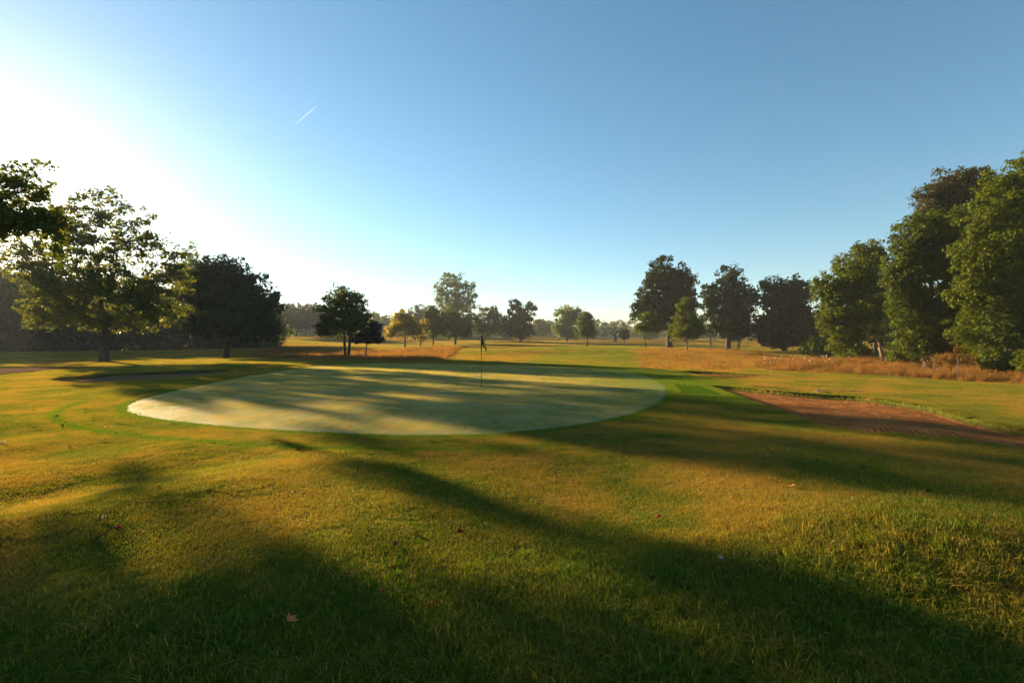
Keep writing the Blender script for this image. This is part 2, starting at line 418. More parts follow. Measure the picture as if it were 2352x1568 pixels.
def sand_mat(name, c1, c2, rake):
    m, nt, N, L = nmat(name); P_ = pos(nt)
    n1 = noise(nt, P_, 1.2, 5, 0.6); n2 = noise(nt, P_, 9, 4, 0.7); n3 = noise(nt, P_, 70, 2, 0.6)
    c = mixc(nt, c1, c2, mapr(nt, mth(nt, 'ADD', mth(nt, 'MULTIPLY', n1, 0.6), mth(nt, 'MULTIPLY', n2, 0.4)), 0.38, 0.62))
    c = mixc(nt, c, tuple(x * 0.5 for x in c2), mapr(nt, n3, 0.55, 0.7))
    b = node(nt, 'ShaderNodeBsdfPrincipled'); b.inputs['Roughness'].default_value = 0.95; b.inputs['Specular IOR Level'].default_value = 0.0
    L.new(c, b.inputs['Base Color'])
    hgt = mth(nt, 'ADD', mth(nt, 'ADD', mth(nt, 'MULTIPLY', n2, 0.9), mth(nt, 'MULTIPLY', noise(nt, P_, 3.2, 3, 0.6), 1.6)), mth(nt, 'MULTIPLY', n3, 0.25))
    if rake:
        for cx_, cy_, x0, x1, y0, y1 in ((4.2, 12.3, 6.6, 9.0, 8.6, 10.6), (9.0, 9.0, 9.0, 11.2, 12.0, 15.4)):
            mp = node(nt, 'ShaderNodeMapping'); mp.inputs['Location'].default_value = (-cx_, -cy_, 0); L.new(P_, mp.inputs[0])
            w = node(nt, 'ShaderNodeTexWave'); w.wave_type = 'RINGS'; w.rings_direction = 'Z'; w.inputs['Scale'].default_value = 2.6
            w.inputs['Distortion'].default_value = 2.2; w.inputs['Detail'].default_value = 1.5; w.inputs['Detail Scale'].default_value = 0.6
            L.new(mp.outputs[0], w.inputs[0])
            s = node(nt, 'ShaderNodeSeparateXYZ'); L.new(P_, s.inputs[0])
            k = mth(nt, 'MULTIPLY', mapr(nt, s.outputs[0], x0 - 0.3, x0), mapr(nt, s.outputs[0], x1 + 0.3, x1))
            k = mth(nt, 'MULTIPLY', k, mth(nt, 'MULTIPLY', mapr(nt, s.outputs[1], y0 - 0.3, y0), mapr(nt, s.outputs[1], y1 + 0.3, y1)))
            hgt = mth(nt, 'ADD', hgt, mth(nt, 'MULTIPLY', mth(nt, 'MULTIPLY', mth(nt, 'MULTIPLY', w.outputs[1], k), mapr(nt, noise(nt, P_, 1.6, 2), 0.42, 0.6, 0.0, 1.0)), 0.9))
    bp = node(nt, 'ShaderNodeBump'); bp.inputs['Strength'].default_value = 0.85; bp.inputs['Distance'].default_value = 0.035
    L.new(hgt, bp.inputs['Height']); L.new(bp.outputs[0], b.inputs['Normal'])
    o = node(nt, 'ShaderNodeOutputMaterial'); L.new(b.outputs[0], o.inputs[0])
    return m
m_sand = sand_mat('raked_sand', (0.27, 0.115, 0.038), (0.175, 0.072, 0.025), True)
m_sand2 = sand_mat('pale_sand', (0.17, 0.10, 0.06), (0.13, 0.073, 0.043), False)
def bunker(i, st, mat, label):
    b = BUNK[i]; poly = np.vstack([b[0], b[1][1:-1]]); lo = poly.min(0) - 0.3; hi = poly.max(0) + 0.3
    def bs(P):
        _, s_, db_ = bunker_profile(P, b)
        return np.where(s_ > 0, s_ + b[3] * 0.8, np.maximum(s_, b[3] * 0.8 - db_))
    def zf(P): return h0(P[:, 0], P[:, 1])[0] - bunker_profile(P, b)[0] - 0.004
    ob = sheet('sand_bunker', lo[0], hi[0], lo[1], hi[1], st, bs, zf, mat)
    tag(ob, label, 'sand bunker', 'sand bunkers round the green', 'structure')
bunker(0, 0.07, m_sand, 'long reddish sand bunker with raked ripples beside the lush collar')
bunker(1, 0.12, m_sand2, 'thin crescent bunker with dark shaded lip before the chestnut tree')
bunker(2, 0.12, m_sand, 'small far bunker below the dry orange bank')
bunker(3, 0.3, m_sand2, 'shallow pale brown sandy patch beside the big lacy maple')

# ------------------------------------------------------------------ grass (stuff, instanced from hidden-free prototypes)
def blade_mat(name, turf=True, green=False, cols=None, trans=0.45, gloss=0.35):
    m, nt, N, L = nmat(name)
    tint = attr(nt, 'tint')
    if green:
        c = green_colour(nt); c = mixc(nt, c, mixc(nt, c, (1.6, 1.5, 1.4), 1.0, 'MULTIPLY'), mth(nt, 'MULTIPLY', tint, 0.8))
    elif turf:
        c, f = turf_colour(nt, attr(nt, 'dry', 'INSTANCER'), attr(nt, 'fresh', 'INSTANCER'), 0)
        c = mixc(nt, c, (0.30, 0.21, 0.07), mapr(nt, tint, 0.86, 0.9, 0, 0.8))
        c = mixc(nt, c, mixc(nt, c, (1.5, 1.4, 1.2), 1.0, 'MULTIPLY'), mth(nt, 'MULTIPLY', tint, 0.7))
    else:
        n1 = noise(nt, pos(nt), 0.5, 3)
        c = mixc(nt, cols[0], cols[1], mapr(nt, tint, 0.2, 0.9)); c = mixc(nt, c, cols[2], mth(nt, 'MULTIPLY', mapr(nt, n1, 0.42, 0.62), 0.8))
    p = node(nt, 'ShaderNodeBsdfPrincipled'); p.inputs['Roughness'].default_value = 0.65; p.inputs['Specular IOR Level'].default_value = gloss * 0.15
    L.new(c, p.inputs['Base Color'])
    tr = node(nt, 'ShaderNodeBsdfTranslucent'); L.new(mixc(nt, c, (1.35, 1.25, 0.6), 1.0, 'MULTIPLY'), tr.inputs[0])
    mx = node(nt, 'ShaderNodeMixShader'); mx.inputs[0].default_value = trans
    L.new(p.outputs[0], mx.inputs[1]); L.new(tr.outputs[0], mx.inputs[2])
    o = node(nt, 'ShaderNodeOutputMaterial'); L.new(mx.outputs[0], o.inputs[0])
    return m
m_blade = blade_mat('turf_blades'); m_dry = blade_mat('dry_grass_blades', False, False, [(0.21, 0.095, 0.032), (0.30, 0.155, 0.055), (0.15, 0.095, 0.025)], 0.5, 0.2)
m_dew = plain('dew_drops', (0.95, 0.95, 0.95), 0.12, 1.0, 1.0)

def blades(rng, n, R, h0_, h1_, w, lean, bend, disc=True, dew=0, two=False, clump=0):
    if clump:
        cc = rng.uniform(-R, R, (clump, 2)); xy = cc[rng.integers(0, clump, n)] + rng.normal(0, R * 0.16, (n, 2))
    elif disc:
        r = R * np.sqrt(rng.random(n)); a = rng.random(n) * 2 * np.pi; xy = np.stack([r * np.cos(a), r * np.sin(a)], 1)
    else: xy = rng.uniform(-R, R, (n, 2))
    h = rng.uniform(h0_, h1_, n) * (np.where(rng.random(n) < 0.035, 1.7, 1.0) if two else 1.0); a = rng.random(n) * 2 * np.pi; ln = np.abs(rng.normal(0, lean, n)) * h
    dr = np.stack([np.cos(a), np.sin(a)], 1); fa = rng.random(n) * 2 * np.pi; sd = np.stack([np.cos(fa), np.sin(fa)], 1) * (w * rng.uniform(0.7, 1.3, n))[:, None] / 2
    z0 = np.full(n, -0.004)
    A = np.column_stack([xy - sd, z0]); B = np.column_stack([xy + sd, z0]); tint = rng.random(n)
    tipxy = xy + dr * (ln * (1 + bend))[:, None]; T = np.column_stack([tipxy, h * (1 - 0.25 * bend)])
    if two:
        mx_ = xy + dr * (ln * 0.35)[:, None]; hm = h * 0.6
        C = np.column_stack([mx_ - sd * 0.8, hm]); D = np.column_stack([mx_ + sd * 0.8, hm])
        V = np.stack([A, B, D, C, T], 1).reshape(-1, 3); k = np.arange(n) * 5
        loops = np.column_stack([k, k + 1, k + 2, k + 3, k + 3, k + 2, k + 4]).ravel(); counts = np.tile([4, 3], n); at = np.repeat(tint, 5)
    else:
        V = np.stack([A, B, T], 1).reshape(-1, 3); loops = np.arange(3 * n); counts = np.full(n, 3); at = np.repeat(tint, 3)
    midx = np.zeros(len(counts), int)
    if dew:
        octv = np.array([(1, 0, 0), (-1, 0, 0), (0, 1, 0), (0, -1, 0), (0, 0, 1), (0, 0, -1)], float)
        octf = np.array([(0, 2, 4), (2, 1, 4), (1, 3, 4), (3, 0, 4), (2, 0, 5), (1, 2, 5), (3, 1, 5), (0, 3, 5)])
        c = np.column_stack([rng.uniform(-R, R, (dew, 2)), rng.uniform(h1_ * 0.5, h1_ * 0.95, dew)])
        rr = rng.uniform(0.0015, 0.0035, dew)
        DV = (c[:, None] + octv[None] * rr[:, None, None]).reshape(-1, 3); DF = (octf[None] + (np.arange(dew) * 6)[:, None, None] + len(V)).reshape(-1, 3)
        V = np.vstack([V, DV]); loops = np.concatenate([loops, DF.ravel()]); counts = np.concatenate([counts, np.full(len(DF), 3)])
        midx = np.concatenate([midx, np.ones(len(DF), int)]); at = np.concatenate([at, np.full(len(DV), 0.5)])
    return V, loops, counts, at, midx

def proto_set(name, k, mats, fn, seed):
    col = bpy.data.collections.new(name)
    for i in range(k):
        V, lo, co, at, mi = fn(np.random.default_rng(seed + i))
        me = mesh_np(name, V, lo, co, mats, {'tint': at}, len(mats) > 1, mi)
        if len(mats) > 1:
            sm = mi == 1; me.polygons.foreach_set('use_smooth', sm)
        ob = bpy.data.objects.new('%s_%02d' % (name, i), me); col.objects.link(ob)
    return col

def scatter(name, col, k, P, Z, rot, scl, dry, fr, label, cat, seed=3):
    rng = np.random.default_rng(seed); n = len(P)
    me = bpy.data.meshes.new(name); me.vertices.add(n)
    me.vertices.foreach_set('co', np.column_stack([P, Z]).astype(np.float32).ravel())
    for nm, ty, v in (('rot', 'FLOAT_VECTOR', rot), ('scl', 'FLOAT_VECTOR', scl), ('vid', 'INT', rng.integers(0, k, n)), ('dry', 'FLOAT', dry), ('fresh', 'FLOAT', fr)):
        a = me.attributes.new(nm, ty, 'POINT')
        a.data.foreach_set('vector' if ty == 'FLOAT_VECTOR' else 'value', np.asarray(v, np.int32 if ty == 'INT' else np.float32).ravel())
    ob = link(name, me); tag(ob, label, cat, kind='stuff')
    ng = bpy.data.node_groups.new(name, 'GeometryNodeTree')
    ng.interface.new_socket('Geometry', in_out='INPUT', socket_type='NodeSocketGeometry'); ng.interface.new_socket('Geometry', in_out='OUTPUT', socket_type='NodeSocketGeometry')
    gi = ng.nodes.new('NodeGroupInput'); go = ng.nodes.new('NodeGroupOutput')
    ip = ng.nodes.new('GeometryNodeInstanceOnPoints'); ci = ng.nodes.new('GeometryNodeCollectionInfo')
    ci.inputs['Collection'].default_value = col; ci.inputs['Separate Children'].default_value = True; ci.inputs['Reset Children'].default_value = True
    def na(nm, ty):
        q = ng.nodes.new('GeometryNodeInputNamedAttribute'); q.data_type = ty; q.inputs[0].default_value = nm; return q.outputs[0]
    ng.links.new(gi.outputs[0], ip.inputs['Points']); ng.links.new(ci.outputs[0], ip.inputs['Instance'])
    ip.inputs['Pick Instance'].default_value = True
    ng.links.new(na('vid', 'INT'), ip.inputs['Instance Index'])
    e2r = ng.nodes.new('FunctionNodeEulerToRotation'); ng.links.new(na('rot', 'FLOAT_VECTOR'), e2r.inputs[0]); ng.links.new(e2r.outputs[0], ip.inputs['Rotation'])
    ng.links.new(na('scl', 'FLOAT_VECTOR'), ip.inputs['Scale']); ng.links.new(ip.outputs[0], go.inputs[0])
    md = ob.modifiers.new('scatter', 'NODES'); md.node_group = ng
    return ob

def wedge(y0, y1, step, seed, side=1.16, pad=1.5):
    rng = np.random.default_rng(seed)
    xs = np.arange(-side * y1 - pad, side * y1 + pad, step); ys = np.arange(y0, y1, step)
    A, B = np.meshgrid(xs, ys); P = np.stack([A.ravel(), B.ravel()], 1) + rng.uniform(-0.42, 0.42, (A.size, 2)) * step
    return P[np.abs(P[:, 0]) < side * P[:, 1] + pad], rng

def orient(P, rng, e=0.25):
    z, sg, sb = height(P[:, 0], P[:, 1], False)
    zx = (height(P[:, 0] + e, P[:, 1], False)[0] - z) / e; zy = (height(P[:, 0], P[:, 1] + e, False)[0] - z) / e
    zx = np.clip(zx, -0.4, 0.4); zy = np.clip(zy, -0.4, 0.4)
    yaw = rng.random(len(P)) * 2 * np.pi
    rot = np.zeros((len(P), 3))
    # Euler XYZ applies X, Y then Z (yaw); use the slope seen in the yawed frame
    c, s = np.cos(yaw), np.sin(yaw); gxl = zx * c + zy * s; gyl = -zx * s + zy * c
    rot[:, 0] = np.arctan(gyl); rot[:, 1] = -np.arctan(gxl); rot[:, 2] = yaw
    return z, sg, sb, rot

# G: close-cut dewy blades of the putting green
m_gblade = blade_mat('green_blades', False, True, None, 0.45, 0.15)
gr_col = proto_set('green_patch', 5, (m_gblade,), lambda r: blades(r, 5200, 0.62, 0.004, 0.011, 0.005, 0.7, 0.3), 700)
gt_col = proto_set('green_tuft', 5, (m_gblade,), lambda r: blades(r, 95, 0.11, 0.003, 0.009, 0.005, 0.7, 0.3), 720)
P, rng = wedge(7, 52, 0.72, 41); P = P[sdf(P, GREEN) < -0.6]
z, sg, sb, rot = orient(P, rng); one = np.ones((len(P), 3))
scatter('green_grass', gr_col, 5, P, z + 0.004, rot, one, np.zeros(len(P)), np.zeros(len(P)), 'close-cut dewy grass of the putting green', 'grass', 42)
P, rng = wedge(7, 52, 0.13, 43); sg_ = sdf(P, GREEN); P = P[(sg_ < -0.06) & (sg_ > -0.85)]
z, sg, sb, rot = orient(P, rng); one = np.ones((len(P), 3))
scatter('green_rim_grass', gt_col, 5, P, z + 0.004, rot, one, np.zeros(len(P)), np.zeros(len(P)), 'close-cut dewy grass along the rim of the putting green', 'grass', 44)
# A: mown fringe near the viewer
fr_col = proto_set('mown_patch', 6, (m_blade, m_dew), lambda r: blades(r, 2700, 0.36, 0.010, 0.030, 0.0044, 0.65, 0.35, dew=8), 100)
P, rng = wedge(2.6, 16, 0.42, 1)
z, sg, sb, rot = orient(P, rng); rs = rough_sd(P[:, 0], P[:, 1])
trk = (np.abs(sg - 1.35) < 0.42) & (P[:, 0] < 1) & (P[:, 1] < 22)
k = (sg > 0.32) & (sb > 0.30) & (rs < 0.15) & ~trk
sc = rng.uniform(0.85, 1.15, (len(P), 1)) * np.ones(3); sc[:, 2] *= np.where(np.abs(sg - 1.35) < 0.3, 0.8, 1.0)
scatter('mown_grass', fr_col, 6, P[k], z[k], rot[k], sc[k], dry_w(P[k]) * 0.8, fresh_w(P[k], sg[k]) * 0.9, 'short mown dewy grass of the fringe around the putting green', 'grass', 5)
# B: small tufts that close the gap along the green, the bunkers and the mower tracks
tf_col = proto_set('mown_tuft', 6, (m_blade,), lambda r: blades(r, 260, 0.10, 0.014, 0.032, 0.0045, 0.6, 0.3), 200)
P, rng = wedge(6.5, 34, 0.115, 2)
sg_ = sdf(P, GREEN); s_b = np.full(len(P), 9.0); lipd = np.full(len(P), 9.0)
for b_ in BUNK[:3]:
    _, s_, db_ = bunker_profile(P, b_); s_b = np.minimum(s_b, s_); lipd = np.minimum(lipd, np.where(s_ > 0, db_, 9))
tr_ = (np.abs(sg_ - 1.35) < 0.46) & (P[:, 0] < 1) & (P[:, 1] < 22)
k = ((sg_ > 0.03) & (sg_ < 0.42) | (s_b > 0.0) & (s_b < 0.36) | tr_) & (s_b > 0.0) & (sg_ > 0.03)
P = P[k]; lipd = lipd[k]; z, sg, sb, rot = orient(P, rng)
sc = rng.uniform(0.8, 1.2, (len(P), 1)) * np.ones(3); sc[:, 2] *= np.where(lipd < 0.25, 1.3, 1.0)
scatter('edge_grass', tf_col, 6, P, z, rot, sc, dry_w(P) * 0.8, fresh_w(P, sg), 'narrow bands of darker grass along the mower tracks and sand edges', 'grass', 6)
# C: farther turf
md_col = proto_set('turf_patch', 5, (m_blade,), lambda r: blades(r, 3600, 0.85, 0.018, 0.045, 0.010, 0.55, 0.3), 300)
P, rng = wedge(15, 62, 0.98, 4)
z, sg, sb, rot = orient(P, rng, 0.6); k = (sg > 0.7) & (sb > 0.8)
sc = rng.uniform(0.9, 1.15, (len(P), 1)) * np.ones(3)
scatter('turf_grass', md_col, 5, P[k], z[k], rot[k], sc[k], np.maximum(dry_w(P[k]) * 0.8, 0.4 * sstep(1.5, -1.5, sdf(P[k], FAIR2))), fresh_w(P[k], sg[k]), 'mown turf between the green and the trees', 'grass', 7)
fa_col = proto_set('fairway_patch', 4, (m_blade,), lambda r: blades(r, 4200, 2.2, 0.03, 0.075, 0.03, 0.55, 0.3), 400)
P, rng = wedge(60, 190, 2.7, 8)
z, sg, sb, rot = orient(P, rng, 1.5)
sc = rng.uniform(0.9, 1.15, (len(P), 1)) * np.ones(3)
dr_ = np.maximum(dry_w(P) * 0.8, 0.5 * ((np.sin(P[:, 0] * 0.05 + P[:, 1] * 0.09) > 0.2) & (P[:, 1] > 110)))
scatter('fairway_grass', fa_col, 4, P, z, rot, sc, dr_, fresh_w(P, sg), 'distant fairway turf between the tree groups', 'grass', 9)
# D: long rough at the viewer's feet
rg_col = proto_set('rough_patch', 7, (m_blade,), lambda r: blades(r, 1050, 0.30, 0.022, 0.070, 0.0046, 0.65, 0.5, dew=0, two=True, clump=16), 500)
P, rng = wedge(1.3, 6.6, 0.22, 11)
z, sg, sb, rot = orient(P, rng); rs = rough_sd(P[:, 0], P[:, 1])
k = (rs > -0.08) & (sb > 0.3)
sc = rng.uniform(0.75, 1.25, (len(P), 1)) * np.ones(3); sc *= (0.65 + 0.35 * sstep(-0.05, 0.5, rs))[:, None]
scatter('rough_grass', rg_col, 7, P[k], z[k], rot[k], sc[k], (0.55 * sstep(0.6, 2.6, P[:, 0]) * rng.uniform(0.3, 1.2, len(P)))[k], rng.uniform(0.1, 0.6, k.sum()), 'long tufted rough grass with dew in the near shade', 'grass', 12)
# E: tall dry grass
dr_col = proto_set('dry_tuft', 6, (m_dry,), lambda r: blades(r, 90, 0.28, 0.25, 0.75, 0.013, 0.35, 0.5, two=True), 600)
def fill(poly, step, seed):
    rng = np.random.default_rng(seed); lo = poly.min(0); hi = poly.max(0)
    A, B = np.meshgrid(np.arange(lo[0], hi[0], step), np.arange(lo[1], hi[1], step))
    P = np.stack([A.ravel(), B.ravel()], 1) + rng.uniform(-0.5, 0.5, (A.size, 2)) * step
    return P[inside(P, poly)], rng
def dry_scatter(name, poly, step, s0, s1, seed, label, cover=0.45):
    P, rng = fill(poly, step, seed); z, sg, sb, rot = orient(P, rng, 0.6)
    P2 = P; nz = 0.5 + 0.5 * np.sin(P[:, 0] * 0.9 + 1.7 * np.sin(P[:, 1] * 0.5)) * np.sin(P[:, 1] * 0.7 + 0.4)
    k = rng.random(len(P)) < cover * (0.4 + 1.8 * nz)
    sc = (rng.uniform(s0, s1, (len(P), 1)) * (0.6 + 0.6 * nz)[:, None]) * np.ones(3)
    scatter(name, dr_col, 6, P[k], z[k], rot[k], sc[k], np.ones(k.sum()), np.zeros(k.sum()), label, 'grass', seed)
dry_scatter('dry_grass', DRY_L, 0.42, 0.35, 0.75, 21, 'orange dry meadow grass behind the green, under the two-stemmed ash', 0.6)
dry_scatter('dry_grass', DRY_B, 0.55, 0.25, 0.5, 22, 'short orange scrubby grass on the bank below the big oak', 0.28)
dry_scatter('dry_grass', DRY_R, 0.27, 0.25, 0.68, 23, 'tall rusty dry grass strip in front of the wood', 0.55)

# ------------------------------------------------------------------ trees
BARK = bark_mat('grey_brown_bark', (0.075, 0.055, 0.04), (0.035, 0.026, 0.02))
BARK_W = bark_mat('warm_bark', (0.26, 0.17, 0.11), (0.13, 0.08, 0.05))
BARK_D = bark_mat('bleached_deadwood', (0.07, 0.052, 0.04), (0.04, 0.03, 0.024))
LM = {
 'maple': leaf_mat('maple_leaves', (0.054, 0.077, 0.011), (0.103, 0.122, 0.017), (0.206, 0.180, 0.025), 0.5),
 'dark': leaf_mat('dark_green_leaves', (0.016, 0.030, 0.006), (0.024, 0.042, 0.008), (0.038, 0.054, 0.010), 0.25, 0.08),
 'green': leaf_mat('mid_green_leaves', (0.039, 0.062, 0.004), (0.065, 0.091, 0.007), (0.109, 0.124, 0.010), 0.42),
 'lime': leaf_mat('lime_green_leaves', (0.047, 0.069, 0.004), (0.072, 0.099, 0.005), (0.115, 0.128, 0.006), 0.45),
 'gold': leaf_mat('golden_leaves', (0.160, 0.138, 0.022), (0.246, 0.196, 0.029), (0.362, 0.261, 0.043), 0.5),
 'purple': leaf_mat('purple_leaves', (0.021, 0.011, 0.013), (0.032, 0.017, 0.019), (0.048, 0.027, 0.027), 0.2),
 'pale': leaf_mat('grey_green_leaves', (0.087, 0.123, 0.043), (0.123, 0.167, 0.065), (0.189, 0.225, 0.087), 0.4),
 'brown': leaf_mat('bronze_green_leaves', (0.031, 0.035, 0.010), (0.052, 0.053, 0.014), (0.083, 0.074, 0.019), 0.35),
 'rust': leaf_mat('rusty_leaves', (0.104, 0.074, 0.016), (0.191, 0.087, 0.022), (0.261, 0.148, 0.026), 0.4),
}

def tubes(paths, sides=6):
    """paths: list of (points (n,3), radii (n,)); one mesh of tapered tubes"""
    Vs, Fs, nV = [], [], 0
    for pts, rad in paths:
        pts = np.asarray(pts, float); n = len(pts); k = sides if max(rad) > 0.06 else 4
        t = np.gradient(pts, axis=0); t /= np.linalg.norm(t, axis=1, keepdims=True) + 1e-9
        ref = np.where(np.abs(t[:, 2:3]) > 0.9, np.array([[1.0, 0, 0]]), np.array([[0, 0, 1.0]]))
        u = np.cross(t, ref); u /= np.linalg.norm(u, axis=1, keepdims=True) + 1e-9; v = np.cross(t, u)
        a = np.arange(k) * 2 * np.pi / k
        R = np.asarray(rad)[:, None, None]
        V = pts[:, None] + R * (np.cos(a)[None, :, None] * u[:, None] + np.sin(a)[None, :, None] * v[:, None])
        i = np.arange(n - 1)[:, None] * k + np.arange(k)[None]; j = np.arange(n - 1)[:, None] * k + (np.arange(k)[None] + 1) % k
        Fs.append(np.stack([i, j, j + k, i + k], -1).reshape(-1, 4) + nV); Vs.append(V.reshape(-1, 3)); nV += n * k
    return np.vstack(Vs), np.vstack(Fs)

def leaves(rng, C, spread, per, size, up=0.35, flatz=0.7, tintc=None, centre=None):
    n = len(C) * per
    ci = np.repeat(np.arange(len(C)), per)
    off = rng.normal(0, 1, (n, 3)); off *= (rng.random(n) ** (1 / 3) / (np.linalg.norm(off, axis=1) + 1e-9))[:, None]
    sp = np.asarray(spread)[ci] if np.ndim(spread) else spread
    p = C[ci] + off * (sp[:, None] if np.ndim(sp) else sp) * np.array([1, 1, flatz])
    outw = C[ci] - (centre if centre is not None else C.mean(0)); outw /= np.linalg.norm(outw, axis=1, keepdims=True) + 1e-9
    nr = rng.normal(0, 0.75, (n, 3)) + off * 0.9 + outw * 0.35 + np.array([0, 0, up]); nr /= np.linalg.norm(nr, axis=1, keepdims=True) + 1e-9
    a = rng.normal(0, 1, (n, 3)) + np.array([0, 0, -0.4]); a -= nr * (a * nr).sum(1, keepdims=True); a /= np.linalg.norm(a, axis=1, keepdims=True) + 1e-9
    b = np.cross(nr, a); L_ = size * (rng.uniform(0.6, 1.35, n) * rng.uniform(0.7, 1.35, len(C))[ci])[:, None]
    q0 = p - a * L_ * 0.5; q2 = p + a * L_ * 0.5; m_ = p + a * L_ * 0.05 + nr * L_ * 0.12
    q1 = m_ + b * L_ * 0.33; q3 = m_ - b * L_ * 0.33
    V = np.stack([q0, q1, q2, q3], 1).reshape(-1, 3); F_ = np.arange(4 * n).reshape(-1, 4)
    tc = (tintc if tintc is not None else rng.random(len(C)))[ci]
    tint = np.clip(0.55 * tc + 0.45 * rng.random(n), 0, 1)
    return V, F_, np.repeat(tint, 4)

def grow(rng, trunk_pts, trunk_r, C, twig=0.012):
    """connect the clump centres to the trunk by limbs that fork off each other"""
    nodes = [np.array(p, float) for p in trunk_pts]; par = [-1] + list(range(len(nodes) - 1)); ntr = len(nodes)
    lo = 1 if ntr < 4 else 2
    order = np.argsort(np.linalg.norm(C - np.array(trunk_pts[-1]), axis=1))
    for ci in order:
        c = C[ci]; A = np.array(nodes[lo:]); d = c - A; dist = np.linalg.norm(d, axis=1)
        pen = dist + 1.4 * np.maximum(0, A[:, 2] - c[2] + 0.25 * dist)
        k = int(np.argmin(pen)) + lo; a = nodes[k]; L_ = np.linalg.norm(c - a)
        m = max(1, min(5, int(L_ / 0.9)))
        prev = k
        for s in range(1, m + 1):
            t = s / m; q = a + (c - a) * t; q = q + np.array([0, 0, 0.10 * L_ * math.sin(math.pi * t)]) + rng.normal(0, 0.045 * L_, 3) * (0 if s == m else 1)
            nodes.append(q); par.append(prev); prev = len(nodes) - 1
    n = len(nodes); r2 = np.zeros(n); kids = [[] for _ in range(n)]
    for i in range(n - 1, -1, -1):
        if r2[i] == 0: r2[i] = twig ** 2.2
        if par[i] >= 0: r2[par[i]] += r2[i]; kids[par[i]].append(i)
    rad = r2 ** (1 / 2.2)
    base = rad[lo]
    f = min(1.0, 0.8 * trunk_r / max(base, 1e-6)); rad = np.maximum(rad * f, twig * 0.7)
    paths = []
    done = set()
    for i in range(ntr, n):
        if i in done: continue
        ch = [i]; done.add(i); j = i
        while kids[j]:
            nx_ = max(kids[j], key=lambda q: rad[q])
            if nx_ in done: break
            ch.append(nx_); done.add(nx_); j = nx_
        p0 = par[i]; pts = [nodes[p0]] + [nodes[q] for q in ch]; rr = [rad[ch[0]]] + [rad[q] for q in ch]
        paths.append((np.array(pts), np.array(rr)))
    return paths

def clumps(rng, lobes, n, shell=2.0, floor=0.0):
    lobes = np.array(lobes, float); w = (lobes[:, 3] * lobes[:, 4] * lobes[:, 5]) ** 0.75
    if lobes.shape[1] > 6: w = w * lobes[:, 6]
    w /= w.sum()
    li = rng.choice(len(lobes), n, p=w)
    d = rng.normal(0, 1, (n, 3)); d /= np.linalg.norm(d, axis=1, keepdims=True)
    r = rng.random(n) ** (1 / shell) * rng.uniform(0.86, 1.06, n)
    C = lobes[li, :3] + d * r[:, None] * lobes[li, 3:6]
    C = C[C[:, 2] > floor]
    return C

TREES = []
def tree(name, x, y, lobes, label, cat='tree', mat='green', n=160, per=45, leaf=0.3, cr=0.75, tr=0.25, th=None, lean=(0, 0), stems=1, bark=None,
         seed=0, group=None, shell=2.0, floor=None, limbs=90, flatz=0.7, top=None, crown_name='crown', twig=0.014, roots=1.35, z=None):
    """lobes in metres from the base: (dx, dy, dz, rx, ry, rz)"""
    n = int(n * 2.3); per = max(6, int(per / 2.1)); cr = cr * 0.82
    rng = np.random.default_rng(seed + 1000)
    zb = hz(x, y) if z is None else z
    e = empty(name, (x, y, zb), label, cat, group)
    lob = np.array(lobes, float); H = (lob[:, 2] + lob[:, 5]).max()
    lowest = (lob[:, 2] - lob[:, 5]).min()
    C = clumps(rng, lobes, n, shell, max(0.15, lowest - 0.2) if floor is None else floor)
    cen = np.average(lob[:, :3], axis=0, weights=lob[:, 3] * lob[:, 4] * lob[:, 5])
    tint = rng.random(len(C))
    V, F_, t = leaves(rng, C, cr * rng.uniform(0.7, 1.3, len(C)), per, leaf, tintc=tint, centre=cen, flatz=flatz)
    me = mesh_np('crown', V, F_, np.full(len(F_), 4), (LM[mat],), {'tint': t})
    crown = link(crown_name, me, e)
    paths = []
    th = th or max(0.4, 0.75 * H)
    for s_ in range(stems):
        off = (0, 0) if stems == 1 else ((s_ - (stems - 1) / 2) * tr * 1.8, rng.uniform(-0.1, 0.1))
        sp = 0 if stems == 1 else (s_ - (stems - 1) / 2) * 0.9
        pts, rr = [], []
        for k in range(9):
            f_ = k / 8; h_ = th * f_
            wob = rng.normal(0, 0.035 * tr * 4, 2) * (0 if k == 0 else 1)
            pts.append((off[0] + lean[0] * f_ ** 1.4 + sp * f_ + wob[0] + (cen[0] - lean[0]) * 0.5 * f_ ** 2 * (0 if lean[0] else 1), off[1] + lean[1] * f_ + wob[1], h_ - (0.15 if k == 0 else 0)))
            rr.append(tr * (1 - 0.72 * f_) * (roots if k == 0 else 1.0))
        # flare at the foot
        p0 = np.array(pts[0]); p1 = np.array(pts[1]); pts.insert(1, tuple(p0 + (p1 - p0) * 0.28)); rr.insert(1, tr * 1.05)
        paths.append((np.array(pts), np.array(rr)))
    sel = C if len(C) <= limbs else C[rng.choice(len(C), limbs, replace=False)]
    for i, (pts, rr) in enumerate(list(paths)):
        own = sel[i::stems]
        if len(own): paths += grow(rng, [tuple(q) for q in pts], tr * (0.55 if stems == 1 else 0.6), own, twig)
    V, F_ = tubes(paths, 8)
    me = mesh_np('trunk', V, F_, np.full(len(F_), 4), (bark or BARK,), None, True)
    link('trunk', me, e)
    TREES.append(e)
    return e

def copy_tree(src, name, x, y, s, rz, label, group=None, sxy=1.0):
    o = src.copy(); COL.objects.link(o); o.name = name; o.location = (x, y, hz(x, y) - 0.05); o.rotation_euler = (0, 0, rz); o.scale = (s * sxy, s * sxy, s)
    o['label'] = label
    if group: o['group'] = group
    for ch in src.children:
        c = ch.copy(); COL.objects.link(c); c.parent = o; c.name = ch.name.split('.')[0]
    return o

